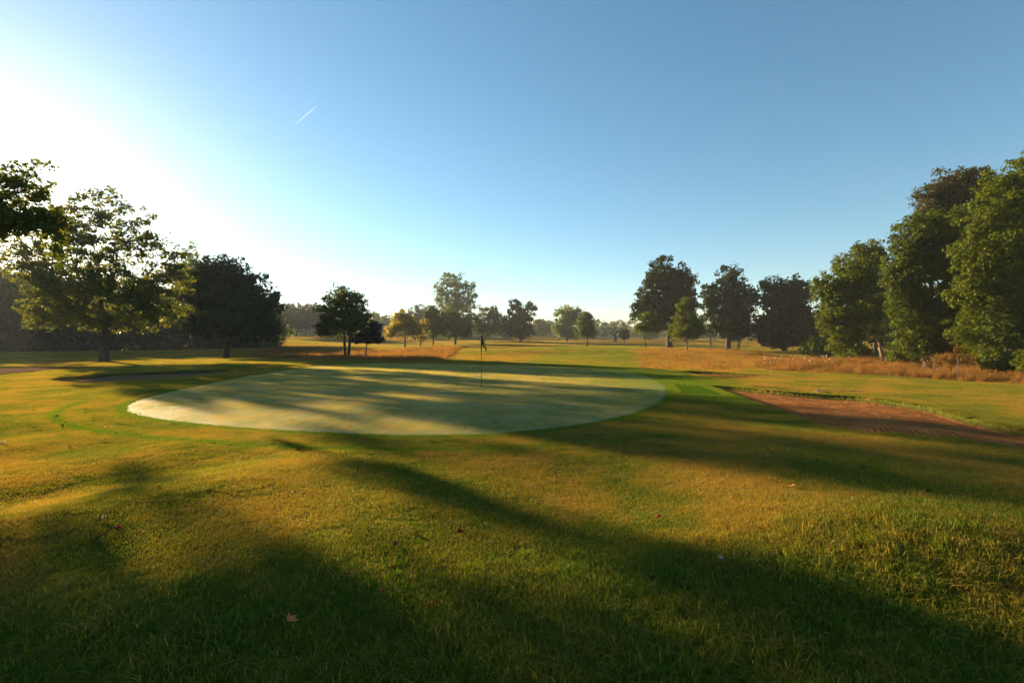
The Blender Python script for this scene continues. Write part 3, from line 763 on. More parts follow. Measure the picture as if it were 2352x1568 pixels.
def at(px, D): return (px - CX) / F * D
def mp_(px, py, D, base):        # pixel offset -> metres from the tree's base
    return ((px - base[0]) / F * D, EYE - (py - HY) / F * D - base[1])

def px_lobes(cpx, D, blobs, dy=1.0):
    """blobs: (px, py, rpx, rpy[, depth offset]) -> lobes from the base at (cpx, D)"""
    zb = hz(at(cpx, D), D); out = []
    for b in blobs:
        dx = (b[0] - cpx) / F * D; dz = EYE - (b[1] - HY) / F * D - zb
        rx = b[2] / F * D; rz = b[3] / F * D
        out.append((dx, b[4] if len(b) > 4 else 0.0, dz, rx, rx * dy, rz))
    return out

# ---- left side
D = 54
_low = [(215, 655, 135, 50), (95, 650, 62, 52), (365, 650, 80, 55), (145, 710, 100, 42), (335, 712, 100, 50), (240, 735, 80, 30), (110, 735, 45, 28), (400, 610, 35, 45), (70, 600, 60, 55)]
lob = px_lobes(240, D, [(235, 505, 100, 78), (330, 540, 70, 62), (135, 535, 90, 75), (225, 590, 130, 55)] + _low, 0.62)
lob = [l + ((0.62,) if k < 4 else (1.25,)) for k, l in enumerate(lob)]
tree('maple_tree', at(240, D), D, lob, 'big lacy maple with bright sky showing through its thin crown', mat='maple', n=620, per=50, leaf=0.32, cr=0.66, tr=0.50, th=6.8, seed=1, limbs=380, twig=0.022, shell=2.0)
D = 66
lob = px_lobes(520, D, [(515, 660, 85, 75), (500, 640, 60, 52), (560, 690, 82, 78), (470, 690, 62, 75), (600, 720, 48, 55), (530, 740, 112, 42), (455, 735, 45, 40), (590, 755, 55, 30)], 0.8)
tree('chestnut_tree', at(520, D), D, lob, 'dense dark rounded chestnut tree with leaning trunk beyond the crescent bunker', mat='dark', n=520, per=64, leaf=0.42, cr=0.85, tr=0.42, th=8.5, seed=2, lean=(0.8, 0), shell=2.2)
# tree at the left border, trunk out of the picture
D = 26; bx_ = -33.5
lobN = []
for (px, py, rx_, rz_, dd, w_) in [(20, 465, 70, 50, 0, .7), (100, 445, 40, 26, 0.4, .5), (30, 410, 60, 30, 0, .4), (70, 380, 40, 26, 0.2, .4), (-6, 572, 32, 36, 0, 0.15), (132, 570, 15, 46, 0, 1.5), (135, 500, 20, 36, 0, 1.5), (20, 506, 66, 40, 0, 1.3), (100, 508, 46, 34, 0, 2.2), (-70, 492, 70, 55, 0, 2.5), (-60, 420, 80, 80, 0, .8), (-150, 498, 90, 60, 0.5, 2.5), (-130, 420, 90, 85, 0.5, .8), (-240, 502, 100, 60, 0.6, 2.5), (-330, 502, 100, 68, 0, 2.5), (-420, 502, 90, 60, 0, 1.6)]:
    Dd = D + dd; lobN.append((at(px, Dd) - bx_, dd, EYE - (py - HY) / F * Dd, rx_ / F * Dd, rx_ / F * Dd * 0.9, rz_ / F * Dd, w_))
tree('plane_tree', bx_, D, lobN, 'near tree at the border, only dark lobed leaf sprays reaching in', mat='maple', n=950, per=44, leaf=0.22, cr=0.46, tr=0.30, th=7, seed=3, limbs=200, twig=0.014, shell=2.0)

# ---- middle
D = 59
lob = px_lobes(795, D, [(785, 690, 42, 38), (755, 720, 32, 42), (815, 715, 36, 45), (785, 745, 60, 35), (840, 745, 25, 32), (740, 755, 20, 25)], 0.85)
tree('ash_tree', at(797, D), D, lob, 'two-stemmed ash tree with open green crown standing in dry grass', mat='green', n=190, per=52, leaf=0.30, cr=0.62, tr=0.2, th=6.5, stems=2, seed=4, limbs=110)
D = 58
lob = px_lobes(840, D, [(845, 775, 33, 14), (860, 755, 16, 18), (820, 780, 14, 10), (870, 780, 14, 9)], 0.9)
tree('purple_maple_tree', at(840, D), D, lob, 'small purple-black maple beside the two-stemmed ash', mat='purple', n=90, per=40, leaf=0.26, cr=0.42, tr=0.1, th=2.4, seed=5, limbs=60)
D = 104
lob = px_lobes(930, D, [(930, 745, 38, 28), (925, 725, 20, 15), (955, 755, 26, 24), (900, 762, 18, 16)])
tree('golden_tree', at(930, D), D, lob, 'golden yellow tree at the edge of the middle grove', mat='gold', n=130, per=42, leaf=0.42, cr=0.8, tr=0.22, th=5, seed=6)
D = 110
lob = px_lobes(966, D, [(966, 765, 17, 22), (975, 750, 14, 16)])
tree('yellowing_tree', at(966, D), D, lob, 'small yellowing tree tucked behind the golden tree', mat='gold', n=60, per=40, leaf=0.42, cr=0.8, tr=0.15, th=4, seed=7)
D = 122
lob = px_lobes(995, D, [(995, 742, 25, 40), (990, 720, 16, 18)])
tree('grove_tree', at(995, D), D, lob, 'narrow rounded green tree next to the yellowing tree', mat='green', n=120, per=42, leaf=0.5, cr=1.0, tr=0.2, th=7, seed=8, group='trees of the middle grove')
D = 122
lob = px_lobes(1046, D, [(1045, 745, 36, 36), (1030, 735, 22, 30), (1066, 750, 22, 30)])
tree('grove_tree', at(1046, D), D, lob, 'broad dark green tree in front of the tall poplar', mat='green', n=150, per=42, leaf=0.5, cr=1.0, tr=0.25, th=7, seed=9, group='trees of the middle grove')
D = 150
lob = px_lobes(1045, D, [(1040, 655, 34, 36), (1075, 672, 24, 32), (1010, 670, 20, 26), (1045, 700, 48, 30), (1045, 745, 25, 25)])
tree('poplar_tree', at(1045, D), D, lob, 'tallest tree of the middle grove, an airy poplar with fan-shaped top', mat='pale', n=260, per=36, leaf=0.55, cr=0.95, tr=0.45, th=16, seed=10, limbs=120, shell=2.3)
D = 152
lob = px_lobes(1112, D, [(1095, 735, 28, 32), (1130, 722, 24, 22), (1140, 745, 26, 26), (1110, 755, 35, 20)])
tree('grove_tree', at(1112, D), D, lob, 'hazy bushy tree between the poplar and the fork-topped oak', mat='green', n=130, per=40, leaf=0.6, cr=1.2, tr=0.3, th=9, seed=11, group='trees of the middle grove')
D = 140
lob = px_lobes(1196, D, [(1195, 735, 38, 32), (1182, 705, 18, 20), (1220, 703, 18, 13), (1200, 760, 35, 18), (1170, 750, 18, 22)])
tree('oak_tree', at(1196, D), D, lob, 'dark fork-topped oak standing alone beyond the flagstick', mat='dark', n=190, per=46, leaf=0.55, cr=1.0, tr=0.4, th=9, seed=12)
D = 150
lob = px_lobes(1302, D, [(1300, 730, 30, 30), (1290, 755, 24, 24), (1322, 725, 20, 22), (1305, 765, 30, 16)])
tree('willow_tree', at(1302, D), D, lob, 'pale grey-green willow behind the neat round-headed lime', mat='pale', n=150, per=42, leaf=0.6, cr=1.1, tr=0.3, th=8, seed=13)
D = 98
lob = px_lobes(1349, D, [(1346, 742, 22, 24), (1343, 728, 12, 13), (1346, 762, 27, 16)])
tree('lime_tree', at(1349, D), D, lob, 'neat round-headed lime alone on the fairway', mat='green', n=110, per=48, leaf=0.38, cr=0.7, tr=0.16, th=4.5, seed=14)
D = 128
lob = px_lobes(1434, D, [(1434, 767, 13, 13)])
tree('thorn_tree', at(1434, D), D, lob, 'small round thorn tree beside the bare dead tree', mat='dark', n=40, per=44, leaf=0.42, cr=0.6, tr=0.12, th=2.5, seed=15)

# bare dead tree
def dead_tree(px, D, H, label, seed):
    rng = np.random.default_rng(seed); x = at(px, D); e = empty('dead_tree', (x, D, hz(x, D) - 0.1), label, 'tree'); paths = []; tw = []
    def rec(p, d, L_, r, lev):
        pts = [p]; rr = [r]; q = np.array(p)
        for i in range(4):
            d = d + rng.normal(0, 0.16, 3) + np.array([0, 0, 0.05]); d /= np.linalg.norm(d); q = q + d * L_ / 4; pts.append(q.copy()); rr.append(r * (1 - 0.14 * (i + 1)))
        (paths if lev < 2 else tw).append((np.array(pts), np.array(rr)))
        if lev < 4:
            for _ in range(4 if lev == 0 else 3 if lev < 3 else 2):
                k = int(rng.integers(2, 5)); nd = d + rng.normal(0, 0.75, 3) * np.array([1, 1, 0.6]); nd[2] = max(nd[2], -0.05) ; nd /= np.linalg.norm(nd)
                rec(pts[k], nd, L_ * rng.uniform(0.68, 0.88), max(rr[k] * 0.68, 0.09), lev + 1)
    rec(np.array([0, 0, 0.0]), np.array([0.02, 0, 1.0]), H * 0.40, 0.42, 0)
    V, F_ = tubes(paths, 7); link('trunk', mesh_np('trunk', V, F_, np.full(len(F_), 4), (BARK_D,), None, True), e)
    V, F_ = tubes(tw, 4); link('branches', mesh_np('branches', V, F_, np.full(len(F_), 4), (BARK_D,), None, True), e)
dead_tree(1414, 140, 6.6, 'bare dead tree with forked grey branches', 5)

# ---- right side
D = 74
lob = px_lobes(1537, D, [(1527, 660, 50, 52), (1520, 612, 24, 26), (1565, 650, 38, 45), (1490, 690, 34, 38), (1530, 720, 66, 40), (1470, 715, 22, 26), (1580, 700, 28, 40), (1500, 640, 24, 25)], 0.85)
tree('oak_tree', at(1537, D), D, lob, 'largest dark oak on the orange bank, ragged crown', mat='dark', n=400, per=56, leaf=0.36, cr=0.72, tr=0.5, th=10, seed=20, limbs=140, shell=2.2, roots=2.0)
D = 60
lob = px_lobes(1577, D, [(1576, 740, 30, 30), (1573, 705, 18, 28), (1572, 760, 45, 22), (1595, 745, 28, 24)], 0.9)
tree('young_lime_tree', at(1577, D), D, lob, 'young pointed lime in front of the largest oak, pale thin trunk', mat='lime', n=120, per=52, leaf=0.28, cr=0.6, tr=0.12, th=5, seed=21, bark=BARK_W)
D = 71
lob = px_lobes(1478, D, [(1478, 738, 22, 24), (1470, 755, 20, 16), (1500, 745, 22, 22)], 0.9)
tree('leaning_sapling', at(1484, D), D, lob, 'leaning sapling with lit yellow-green leaves under the largest oak', mat='lime', n=60, per=46, leaf=0.28, cr=0.6, tr=0.09, th=3.5, lean=(-0.7, 0), seed=22)
D = 76
lob = px_lobes(1672, D, [(1675, 690, 55, 55), (1675, 640, 36, 35), (1630, 690, 26, 45), (1715, 690, 32, 48), (1672, 735, 66, 38), (1690, 760, 45, 22)], 0.85)
tree('oak_tree', at(1672, D), D, lob, 'round-topped oak right of the young pointed lime', mat='dark', n=370, per=52, leaf=0.36, cr=0.72, tr=0.42, th=10, seed=23, limbs=130, shell=2.1)
D = 78
lob = px_lobes(1697, D, [(1697, 740, 30, 28)], 0.9)
tree('slim_tree', at(1697, D), D, lob, 'slim trunk standing close behind the round-topped oak', mat='dark', n=50, per=46, leaf=0.36, cr=0.7, tr=0.2, th=5, seed=24)
D = 66
lob = px_lobes(1800, D, [(1800, 690, 55, 50), (1775, 665, 28, 36), (1830, 675, 36, 46), (1800, 745, 62, 40), (1760, 750, 28, 30), (1850, 740, 30, 45), (1800, 780, 55, 20)], 0.9)
tree('sycamore_tree', at(1800, D), D, lob, 'black-green sycamore filling the gap between the round-topped oak and leaning willow', mat='dark', n=340, per=56, leaf=0.36, cr=0.72, tr=0.35, th=8, seed=25, floor=0.6)
D = 40
lob = px_lobes(2028, D, [(1950, 640, 68, 60, -0.5), (1910, 680, 50, 45, -0.5), (1990, 590, 36, 40), (1900, 735, 45, 45, -1), (1960, 740, 62, 48, -0.5), (1925, 785, 45, 30, -1), (2005, 700, 35, 45), (1880, 660, 25, 30)], 0.8)
tree('leaning_willow_tree', at(2028, D), D, lob, 'sunlit yellow-green tree with a bent pale trunk', mat='lime', n=380, per=60, leaf=0.21, cr=0.50, tr=0.15, th=4.2, lean=(-1.6, -0.3), seed=26, bark=BARK_W, limbs=110, floor=0.15)
D = 50
lob = px_lobes(2005, D, [(2000, 600, 34, 50), (1985, 660, 50, 60), (2015, 720, 45, 60)], 0.9)
tree('alder_tree', at(2010, D), D, lob, 'darker tree rising behind the bent-trunk tree', mat='green', n=200, per=52, leaf=0.26, cr=0.6, tr=0.2, th=9, seed=27)
D = 30
lob = px_lobes(2130, D, [(2120, 555, 75, 75), (2075, 620, 50, 60), (2165, 600, 85, 90), (2090, 700, 54, 65), (2180, 720, 90, 70), (2110, 780, 64, 50), (2200, 790, 80, 45), (2060, 660, 32, 42), (2215, 540, 60, 70), (2240, 630, 55, 80), (2245, 730, 50, 70)], 0.75)
tree('wood_edge_tree', at(2130, D), D, lob, 'leafy sunlit tree at the wood edge, between bent trunk and rusty bush', mat='green', n=760, per=72, leaf=0.165, cr=0.42, tr=0.22, th=7, seed=28, floor=0.1, limbs=90)
D = 38
lob = px_lobes(2190, D, [(2190, 440, 66, 62), (2140, 465, 50, 45), (2240, 430, 42, 50), (2190, 510, 90, 60), (2110, 500, 22, 22), (2280, 470, 50, 60)], 0.8)
tree('tall_pine_tree', at(2200, D), D, lob, 'tall bronze-dark tree rising above the sunlit wood edge', mat='brown', n=420, per=62, leaf=0.20, cr=0.5, tr=0.35, th=13, seed=29)
D = 26
lob = px_lobes(2320, D, [(2315, 460, 85, 85), (2375, 395, 75, 65), (2265, 560, 85, 85), (2360, 560, 90, 90), (2250, 660, 80, 75), (2310, 660, 85, 75), (2370, 680, 80, 80), (2265, 760, 90, 65), (2380, 780, 85, 60), (2340, 820, 95, 35), (2450, 560, 95, 110), (2450, 720, 90, 90)], 0.75)
tree('great_lime_tree', at(2330, D), D, lob, 'tallest leafy tree at the border of the wood, lit from the side', mat='lime', n=860, per=76, leaf=0.155, cr=0.40, tr=0.3, th=10, seed=30, floor=0.1, limbs=90)
# second row of the wood, and brush at its foot
src = None
for i, (px, D, top) in enumerate([(2060, 58, 640), (2420, 40, 420), (1905, 72, 700), (2260, 52, 520)]):
    H = (HY - top) / F * D + EYE
    lab = ['shaded tree deep in the wood behind the bent-trunk tree', 'shaded tree behind the tallest leafy tree at the border', 'shaded low tree behind the black-green sycamore', 'shaded tree hidden behind the bronze-dark one'][i]
    tree('wood_tree', at(px, D), D, [(0, 0, H * 0.55, H * 0.36, H * 0.36, H * 0.45), (0.2, 0, H * 0.28, H * 0.34, H * 0.34, H * 0.26)], lab, mat='dark', n=150, per=40, leaf=0.42, cr=0.9, tr=0.2, seed=40 + i, group='trees deep in the wood', floor=0.2)
D = 25
lob = px_lobes(2185, D, [(2185, 822, 40, 14), (2150, 826, 26, 12), (2230, 824, 30, 12), (2205, 806, 14, 14)], 0.8)
tree('rusty_bush', at(2185, D), D, lob, 'rusty orange bush at the foot of the wood', cat='bush', mat='rust', n=22, per=34, leaf=0.10, cr=0.26, tr=0.04, th=0.8, seed=50, floor=0.05)
for i, (px, py, r, D, m_, lab) in enumerate([(1880, 800, 34, 50, 'green', 'low bush left of the bent-trunk tree, in long grass'), (1965, 812, 34, 42, 'lime', 'low sunlit bush below the bent-trunk tree'), (2072, 815, 34, 33, 'green', 'shaded bush between the bent trunk and wood edge'),
        (2290, 825, 40, 24, 'green', 'leafy bush right of the rusty bush'), (2380, 828, 46, 22.5, 'lime', 'bush at the right border behind rusty grass')]):
    lob = px_lobes(px, D, [(px, py, r, r * 0.7), (px + r * 0.5, py + 6, r * 0.6, r * 0.5)], 0.8)
    tree('bush', at(px, D), D, lob, lab, cat='bush', mat=m_, n=60, per=50, leaf=0.006 * D, cr=0.011 * D, tr=0.04, th=0.8, seed=60 + i, group='bushes along the wood', floor=0.05)

# ---- woods farther off: single trees, copied
protos = []
for i, m_ in enumerate(('dark', 'green', 'dark')):
    H = (12.5, 11.0, 14.0)[i]
    low = [] if i == 2 else [(0.3, 0, H * 0.22, H * 0.36, H * 0.36, H * 0.2), (-0.8, 0.4, H * 0.3, H * 0.34, H * 0.34, H * 0.2)]
    protos.append((H, low + [(0, 0, H * 0.62, H * 0.30, H * 0.30, H * 0.36), (0.6, 0.3, H * 0.42, H * 0.36, H * 0.36, H * 0.24), (-0.9, 0, H * 0.5, H * 0.28, H * 0.28, H * 0.24)], m_))
first = {}
def wood(px, D, top, k, rz, label, group, sxy=1.0):
    H, lobes, m_ = protos[k]; x = at(px, D); zb = hz(x, D); want = EYE + (HY - top) / F * D - zb; s = want / H
    if k not in first:
        e = tree('wood_tree', x, D, lobes, label, mat=m_, n=170, per=40, leaf=0.5, cr=0.95, tr=0.25, seed=70 + k, group=group, floor=1.6 if k == 2 else 0.3)
        e.scale = (s * sxy, s * sxy, s); e.rotation_euler = (0, 0, rz); first[k] = e; return e
    return copy_tree(first[k], 'wood_tree', x, D, s, rz, label, group, sxy)
rr = random.Random(4)
for px, D, top in [(-330, 88, 600), (-200, 100, 600), (-90, 92, 600), (0, 100, 598), (60, 108, 610), (120, 100, 655), (185, 106, 640), (245, 98, 668), (300, 110, 640), (350, 100, 655), (400, 112, 650), (455, 104, 660), (505, 114, 665), (560, 118, 680), (610, 126, 690)]:
    wood(px, D, top, rr.randrange(2), rr.uniform(0, 6.28), 'shaded tree in the misty wood behind the lacy maple', 'trees of the misty wood', 1.25)
for px, D, top in [(655, 190, 692), (680, 200, 690), (703, 195, 694), (722, 205, 690), (745, 198, 697)]:
    wood(px, D, top, 2, rr.uniform(0, 6.28), 'hazy tree in the grey copse left of the two-stemmed ash', 'trees of the grey copse', 1.1)
tree('hazy_conifer', at(440, 88), 88, px_lobes(440, 88, [(440, 600, 20, 45), (425, 660, 35, 60), (450, 680, 30, 60)]), 'grey hazy tree top showing between the maple and the chestnut', mat='pale', n=150, per=34, leaf=0.42, cr=0.8, tr=0.25, th=13, seed=80)
for i, (px, D, top, sx, lab) in enumerate([(868, 250, 722, 0.8, 'far pointed hazy tree just right of the ash'), (888, 255, 718, 1.1, 'far rounded hazy tree left of the golden tree'), (962, 215, 694, 1.1, 'tall hazy tree behind the golden tree'), (992, 225, 696, 1.2, 'hazy tree behind the narrow rounded grove tree'),
        (1240, 230, 728, 1.2, 'hazy tree right of the fork-topped oak'), (1262, 240, 732, 1.2, 'hazy tree left of the pale willow'), (1388, 250, 760, 1.3, 'low hazy tree left of the bare dead tree'), (1456, 240, 756, 1.4, 'low hazy tree between the dead tree and the leaning sapling'), (1150, 240, 735, 1.4, 'hazy tree behind the gap beside the fork-topped oak'),
        (1590, 170, 720, 1.5, 'hazy tree seen between the two oaks'), (1745, 120, 735, 1.5, 'hazy low tree behind the sycamore, left of it'),
        (910, 205, 728, 1.3, 'hazy tree filling the gap left of the golden tree'), (1075, 210, 722, 1.3, 'hazy tree behind the right flank of the poplar'), (1168, 200, 735, 1.5, 'low hazy tree touching the left flank of the fork-topped oak'), (1278, 225, 742, 1.5, 'low hazy tree behind the willow, on its left'), (1335, 230, 745, 1.5, 'low hazy tree behind the round-headed lime'), (1490, 190, 740, 1.5, 'hazy tree behind the leaning sapling'), (1640, 150, 738, 1.6, 'hazy tree behind the stout post')]):
    wood(px, D, top, i % 3, rr.uniform(0, 6.28), lab, 'far hazy trees', sx)

# far treeline all round: one mass
rng = np.random.default_rng(9); C = []
for th in np.arange(-180, 180, 1.6):
    for row in range(2):
        R_ = rng.uniform(300, 420); a = math.radians(th + rng.uniform(-0.8, 0.8)); x, y = R_ * math.sin(a), R_ * math.cos(a); z = float(base_h([x], [y])[0])
        H = rng.uniform(6, 13); w_ = rng.uniform(5, 9)
        q = rng.normal(0, 1, (44, 3)); q /= np.linalg.norm(q, axis=1, keepdims=True); C.append(np.array([x, y, z + H * 0.5]) + q * np.array([w_, w_, H * 0.5]))
C = np.vstack(C); V, F_, t = leaves(rng, C, 2.6, 12, 1.8)
tag(link('far_treeline', mesh_np('far_treeline', V, F_, np.full(len(F_), 4), (LM['green'],), {'tint': t})), 'far blue-grey treeline along the horizon', 'treeline', kind='stuff')

# dark undergrowth that closes the foot of the misty wood
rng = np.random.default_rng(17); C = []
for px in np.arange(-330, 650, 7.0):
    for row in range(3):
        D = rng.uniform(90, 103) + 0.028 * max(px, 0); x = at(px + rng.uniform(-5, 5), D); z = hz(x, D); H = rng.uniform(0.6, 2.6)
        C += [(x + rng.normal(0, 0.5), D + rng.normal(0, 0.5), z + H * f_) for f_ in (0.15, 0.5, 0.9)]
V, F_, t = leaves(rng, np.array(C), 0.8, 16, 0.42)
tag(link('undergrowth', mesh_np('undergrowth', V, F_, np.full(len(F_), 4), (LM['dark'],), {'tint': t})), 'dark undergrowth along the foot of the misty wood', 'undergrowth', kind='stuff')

# white seed heads in the long grass
rng = np.random.default_rng(31); V, Fc, n_ = [], [], 0
pl = GP([(1745, 836), (1830, 832), (1915, 838), (1915, 856), (1830, 853), (1745, 848)]); PP, _ = fill(pl, 0.95, 33)
zz = height(PP[:, 0], PP[:, 1])[0]; C = np.column_stack([PP, zz + rng.uniform(0.35, 0.75, len(PP))])
V, F_, t = leaves(rng, C, 0.04, 5, 0.05)
m_seed = plain('seed_fluff', (0.75, 0.70, 0.62), 0.9, 0.1)
tag(link('seed_heads', mesh_np('seed_heads', V, F_, np.full(len(F_), 4), (m_seed,), None)), 'white fluffy seed heads in the rusty grass below the sycamore', 'wildflowers', kind='stuff')

# ------------------------------------------------------------------ flagstick
m_pole = plain('flagstick_paint', (0.035, 0.04, 0.018), 0.4, 0.4); m_polek = plain('flagstick_black', (0.012, 0.012, 0.012), 0.4, 0.5)
m_flagk = plain('flag_black', (0.012, 0.013, 0.014), 0.8, 0.2); m_flagy = plain('flag_lime', (0.42, 0.46, 0.06), 0.8, 0.2); m_cup = plain('cup_white', (0.75, 0.75, 0.72), 0.5)
fx, fy = at(1105.5, 19.3), 19.3; fz = hz(fx, fy) + 0.004
fe = empty('flagstick', (fx, fy, fz), 'golf flagstick with limp black and lime flag, standing in the green', 'flagstick')
V, F_ = tubes([([(0, 0, -0.1), (0, 0, 0.6), (0, 0, 1.45)], [0.013, 0.013, 0.013])], 8); link('pole', mesh_np('pole', V, F_, np.full(len(F_), 4), (m_pole,), None, True), fe)
V, F_ = tubes([([(0, 0, 1.45), (0, 0, 1.8), (0, 0, 2.12), (0, 0, 2.14)], [0.022, 0.022, 0.02, 0.004])], 10); link('sleeve', mesh_np('sleeve', V, F_, np.full(len(F_), 4), (m_polek,), None, True), fe)
def flag_piece(u0, u1, v0, v1, mat):
    nu, nv = 7, 9; Vv = []
    for j in range(nv):
        for i in range(nu):
            u = u0 + (u1 - u0) * i / (nu - 1); v = v0 + (v1 - v0) * j / (nv - 1)      # u along the cloth, v down the hoist
            x = 0.022 + 0.19 * u * (0.42 + 0.58 * min(1, v + 0.45 * u)); z = 2.08 - 0.40 * v - 0.34 * u ** 1.1
            y = 0.035 * math.sin(9 * u + 2.0 * v) * u + 0.02 * math.sin(14 * u)
            Vv.append((x, y, z))
    Fv = [(j * nu + i, j * nu + i + 1, (j + 1) * nu + i + 1, (j + 1) * nu + i) for j in range(nv - 1) for i in range(nu - 1)]
    Vv = np.array(Vv); n = len(Vv); Vb = Vv + np.array([0, 0.004, 0])
    V2 = np.vstack([Vv, Vb]); F2 = np.vstack([np.array(Fv), np.array(Fv)[:, ::-1] + n])
    bd = [i for i in range(nu)] + [j * nu + nu - 1 for j in range(1, nv)] + [(nv - 1) * nu + i for i in range(nu - 2, -1, -1)] + [j * nu for j in range(nv - 2, 0, -1)]
    sd = np.array([(bd[k], bd[(k + 1) % len(bd)], bd[(k + 1) % len(bd)] + n, bd[k] + n) for k in range(len(bd))]); F2 = np.vstack([F2, sd])
    return mesh_np('flag', V2, F2, np.full(len(F2), 4), (mat,), None, True)
fl = link('flag', flag_piece(0, 0.48, 0, 1, m_flagk), fe)
o = link('lime_quarter', flag_piece(0.48, 0.78, 0.05, 0.95, m_flagy), fl); o['label'] = 'lime yellow quarter of the flag'
link('black_quarter', flag_piece(0.78, 1.0, 0.1, 0.95, m_flagk), fl)
V, F_ = tubes([([(0, 0, -0.12), (0, 0, -0.05), (0, 0, -0.012)], [0.054, 0.054, 0.054])], 16); link('hole_cup', mesh_np('hole_cup', V, F_, np.full(len(F_), 4), (m_cup,), None, True), fe)

# ------------------------------------------------------------------ bunker rake and posts
m_wood = plain('weathered_wood', (0.30, 0.24, 0.17), 0.8, 0.2, 0, 12, (0.16, 0.12, 0.08))
m_rake = plain('rake_black', (0.03, 0.03, 0.03), 0.5, 0.4)
q = flat([(1888, 902)])[0]; re_ = empty('bunker_rake', (q[0], q[1] + 0.25, hz(q[0], q[1] + 0.25) + 0.06), 'rake with pale handle lying on the lip of the reddish bunker', 'rake'); re_.rotation_euler = (0.02, 0, math.radians(-25))
V, F_ = tubes([([(0.0, 0, 0.02), (0.7, 0, 0.03), (1.4, 0, 0.02)], [0.014, 0.014, 0.013])], 8); link('handle', mesh_np('handle', V, F_, np.full(len(F_), 4), (m_wood,), None, True), re_)
V, F_ = tubes([([(-0.02, -0.3, 0.02), (0, 0, 0.03), (-0.02, 0.3, 0.02)], [0.018, 0.02, 0.018])], 8); hd_ = link('head', mesh_np('head', V, F_, np.full(len(F_), 4), (m_rake,), None, True), re_)
V, F_ = tubes([([(0, 0, 0.02), (-0.02, 0, -0.02), (-0.02, 0, -0.06)], [0.006, 0.006, 0.003])], 6); tm = mesh_np('tine', V, F_, np.full(len(F_), 4), (m_rake,), None, True)
for k in range(9): link('tine', tm, hd_, (-0.01, -0.28 + 0.07 * k, 0))
def post(px, py, D, h_, r, label):
    x = at(px, D); e = empty('fence_post', (x, D, hz(x, D)), label, 'post', 'posts in the rusty grass')
    V, F_ = tubes([([(0, 0, -0.2), (0.01, 0, h_ * 0.5), (0.03, 0, h_), (0.03, 0, h_ + 0.01)], [r, r, r * 0.92, r * 0.3])], 8); link('shaft', mesh_np('shaft', V, F_, np.full(len(F_), 4), (m_wood,), None), e)
    V, F_ = tubes([([(0.03, 0, h_), (0.03, 0, h_ + 0.03), (0.03, 0, h_ + 0.05)], [r * 1.05, r * 1.0, r * 0.2])], 8); link('cap', mesh_np('cap', V, F_, np.full(len(F_), 4), (m_wood,), None), e)
post(2198, 860, 22.6, 0.95, 0.035, 'pale wooden post in the rusty grass before the rusty bush')
post(2143, 858, 24.0, 0.75, 0.03, 'shorter wooden post in rusty grass left of the pale post')
post(1632, 800, 66, 1.9, 0.12, 'stout upright post on the bank between the two oaks')

# ------------------------------------------------------------------ fallen leaves
LC = {k: plain('fallen_' + k, c, 0.85, 0.05, 0, 30, c2) for k, c, c2 in (('red', (0.20, 0.022, 0.013), (0.11, 0.016, 0.01)), ('orange', (0.50, 0.20, 0.06), (0.35, 0.11, 0.03)), ('brown', (0.11, 0.055, 0.022), (0.06, 0.03, 0.014)), ('dark', (0.03, 0.018, 0.012), (0.05, 0.025, 0.014)), ('pale', (0.36, 0.31, 0.23), (0.24, 0.2, 0.14)))}
def leaf_mesh(mat, seed):
    r = np.random.default_rng(seed); ang = np.radians([0, 22, 38, 60, 82, 105, 135, 165, 195, 225, 255, 278, 300, 322, 338]); rad = np.array([1.0, 0.55, 0.62, 0.95, 0.5, 0.85, 0.55, 0.35, 0.35, 0.55, 0.85, 0.5, 0.95, 0.62, 0.55]) * r.uniform(0.85, 1.15, 15)
    x = rad * np.cos(ang); y = rad * np.sin(ang) * 0.85
    curl = r.uniform(0.25, 0.6); z = curl * y ** 2 + 0.25 * r.random() * x ** 2 + r.normal(0, 0.03, 15)
    V = np.vstack([[0, 0, 0], np.column_stack([x, y, z])]); n = len(V); V2 = np.vstack([V, V + np.array([0, 0, 0.025])])
    loops = [(0, 1 + i, 1 + (i + 1) % 15) for i in range(15)]
    A = np.array(loops)[:, ::-1]; B = np.array(loops) + n
    S = np.array([(1 + i, 1 + (i + 1) % 15, n + 1 + (i + 1) % 15, n + 1 + i) for i in range(15)])
    return mesh_np('fallen_leaf', V2, np.concatenate([A.ravel(), B.ravel(), S.ravel()]), [3] * 30 + [4] * 15, (mat,), None, True)
V, F_ = tubes([([(-0.3, 0, 0.02), (-0.8, 0.05, 0.06), (-1.3, 0.15, 0.02)], [0.035, 0.03, 0.04])], 5); STALK = {k: mesh_np('stalk', V, F_, np.full(len(F_), 4), (m,), None) for k, m in LC.items()}
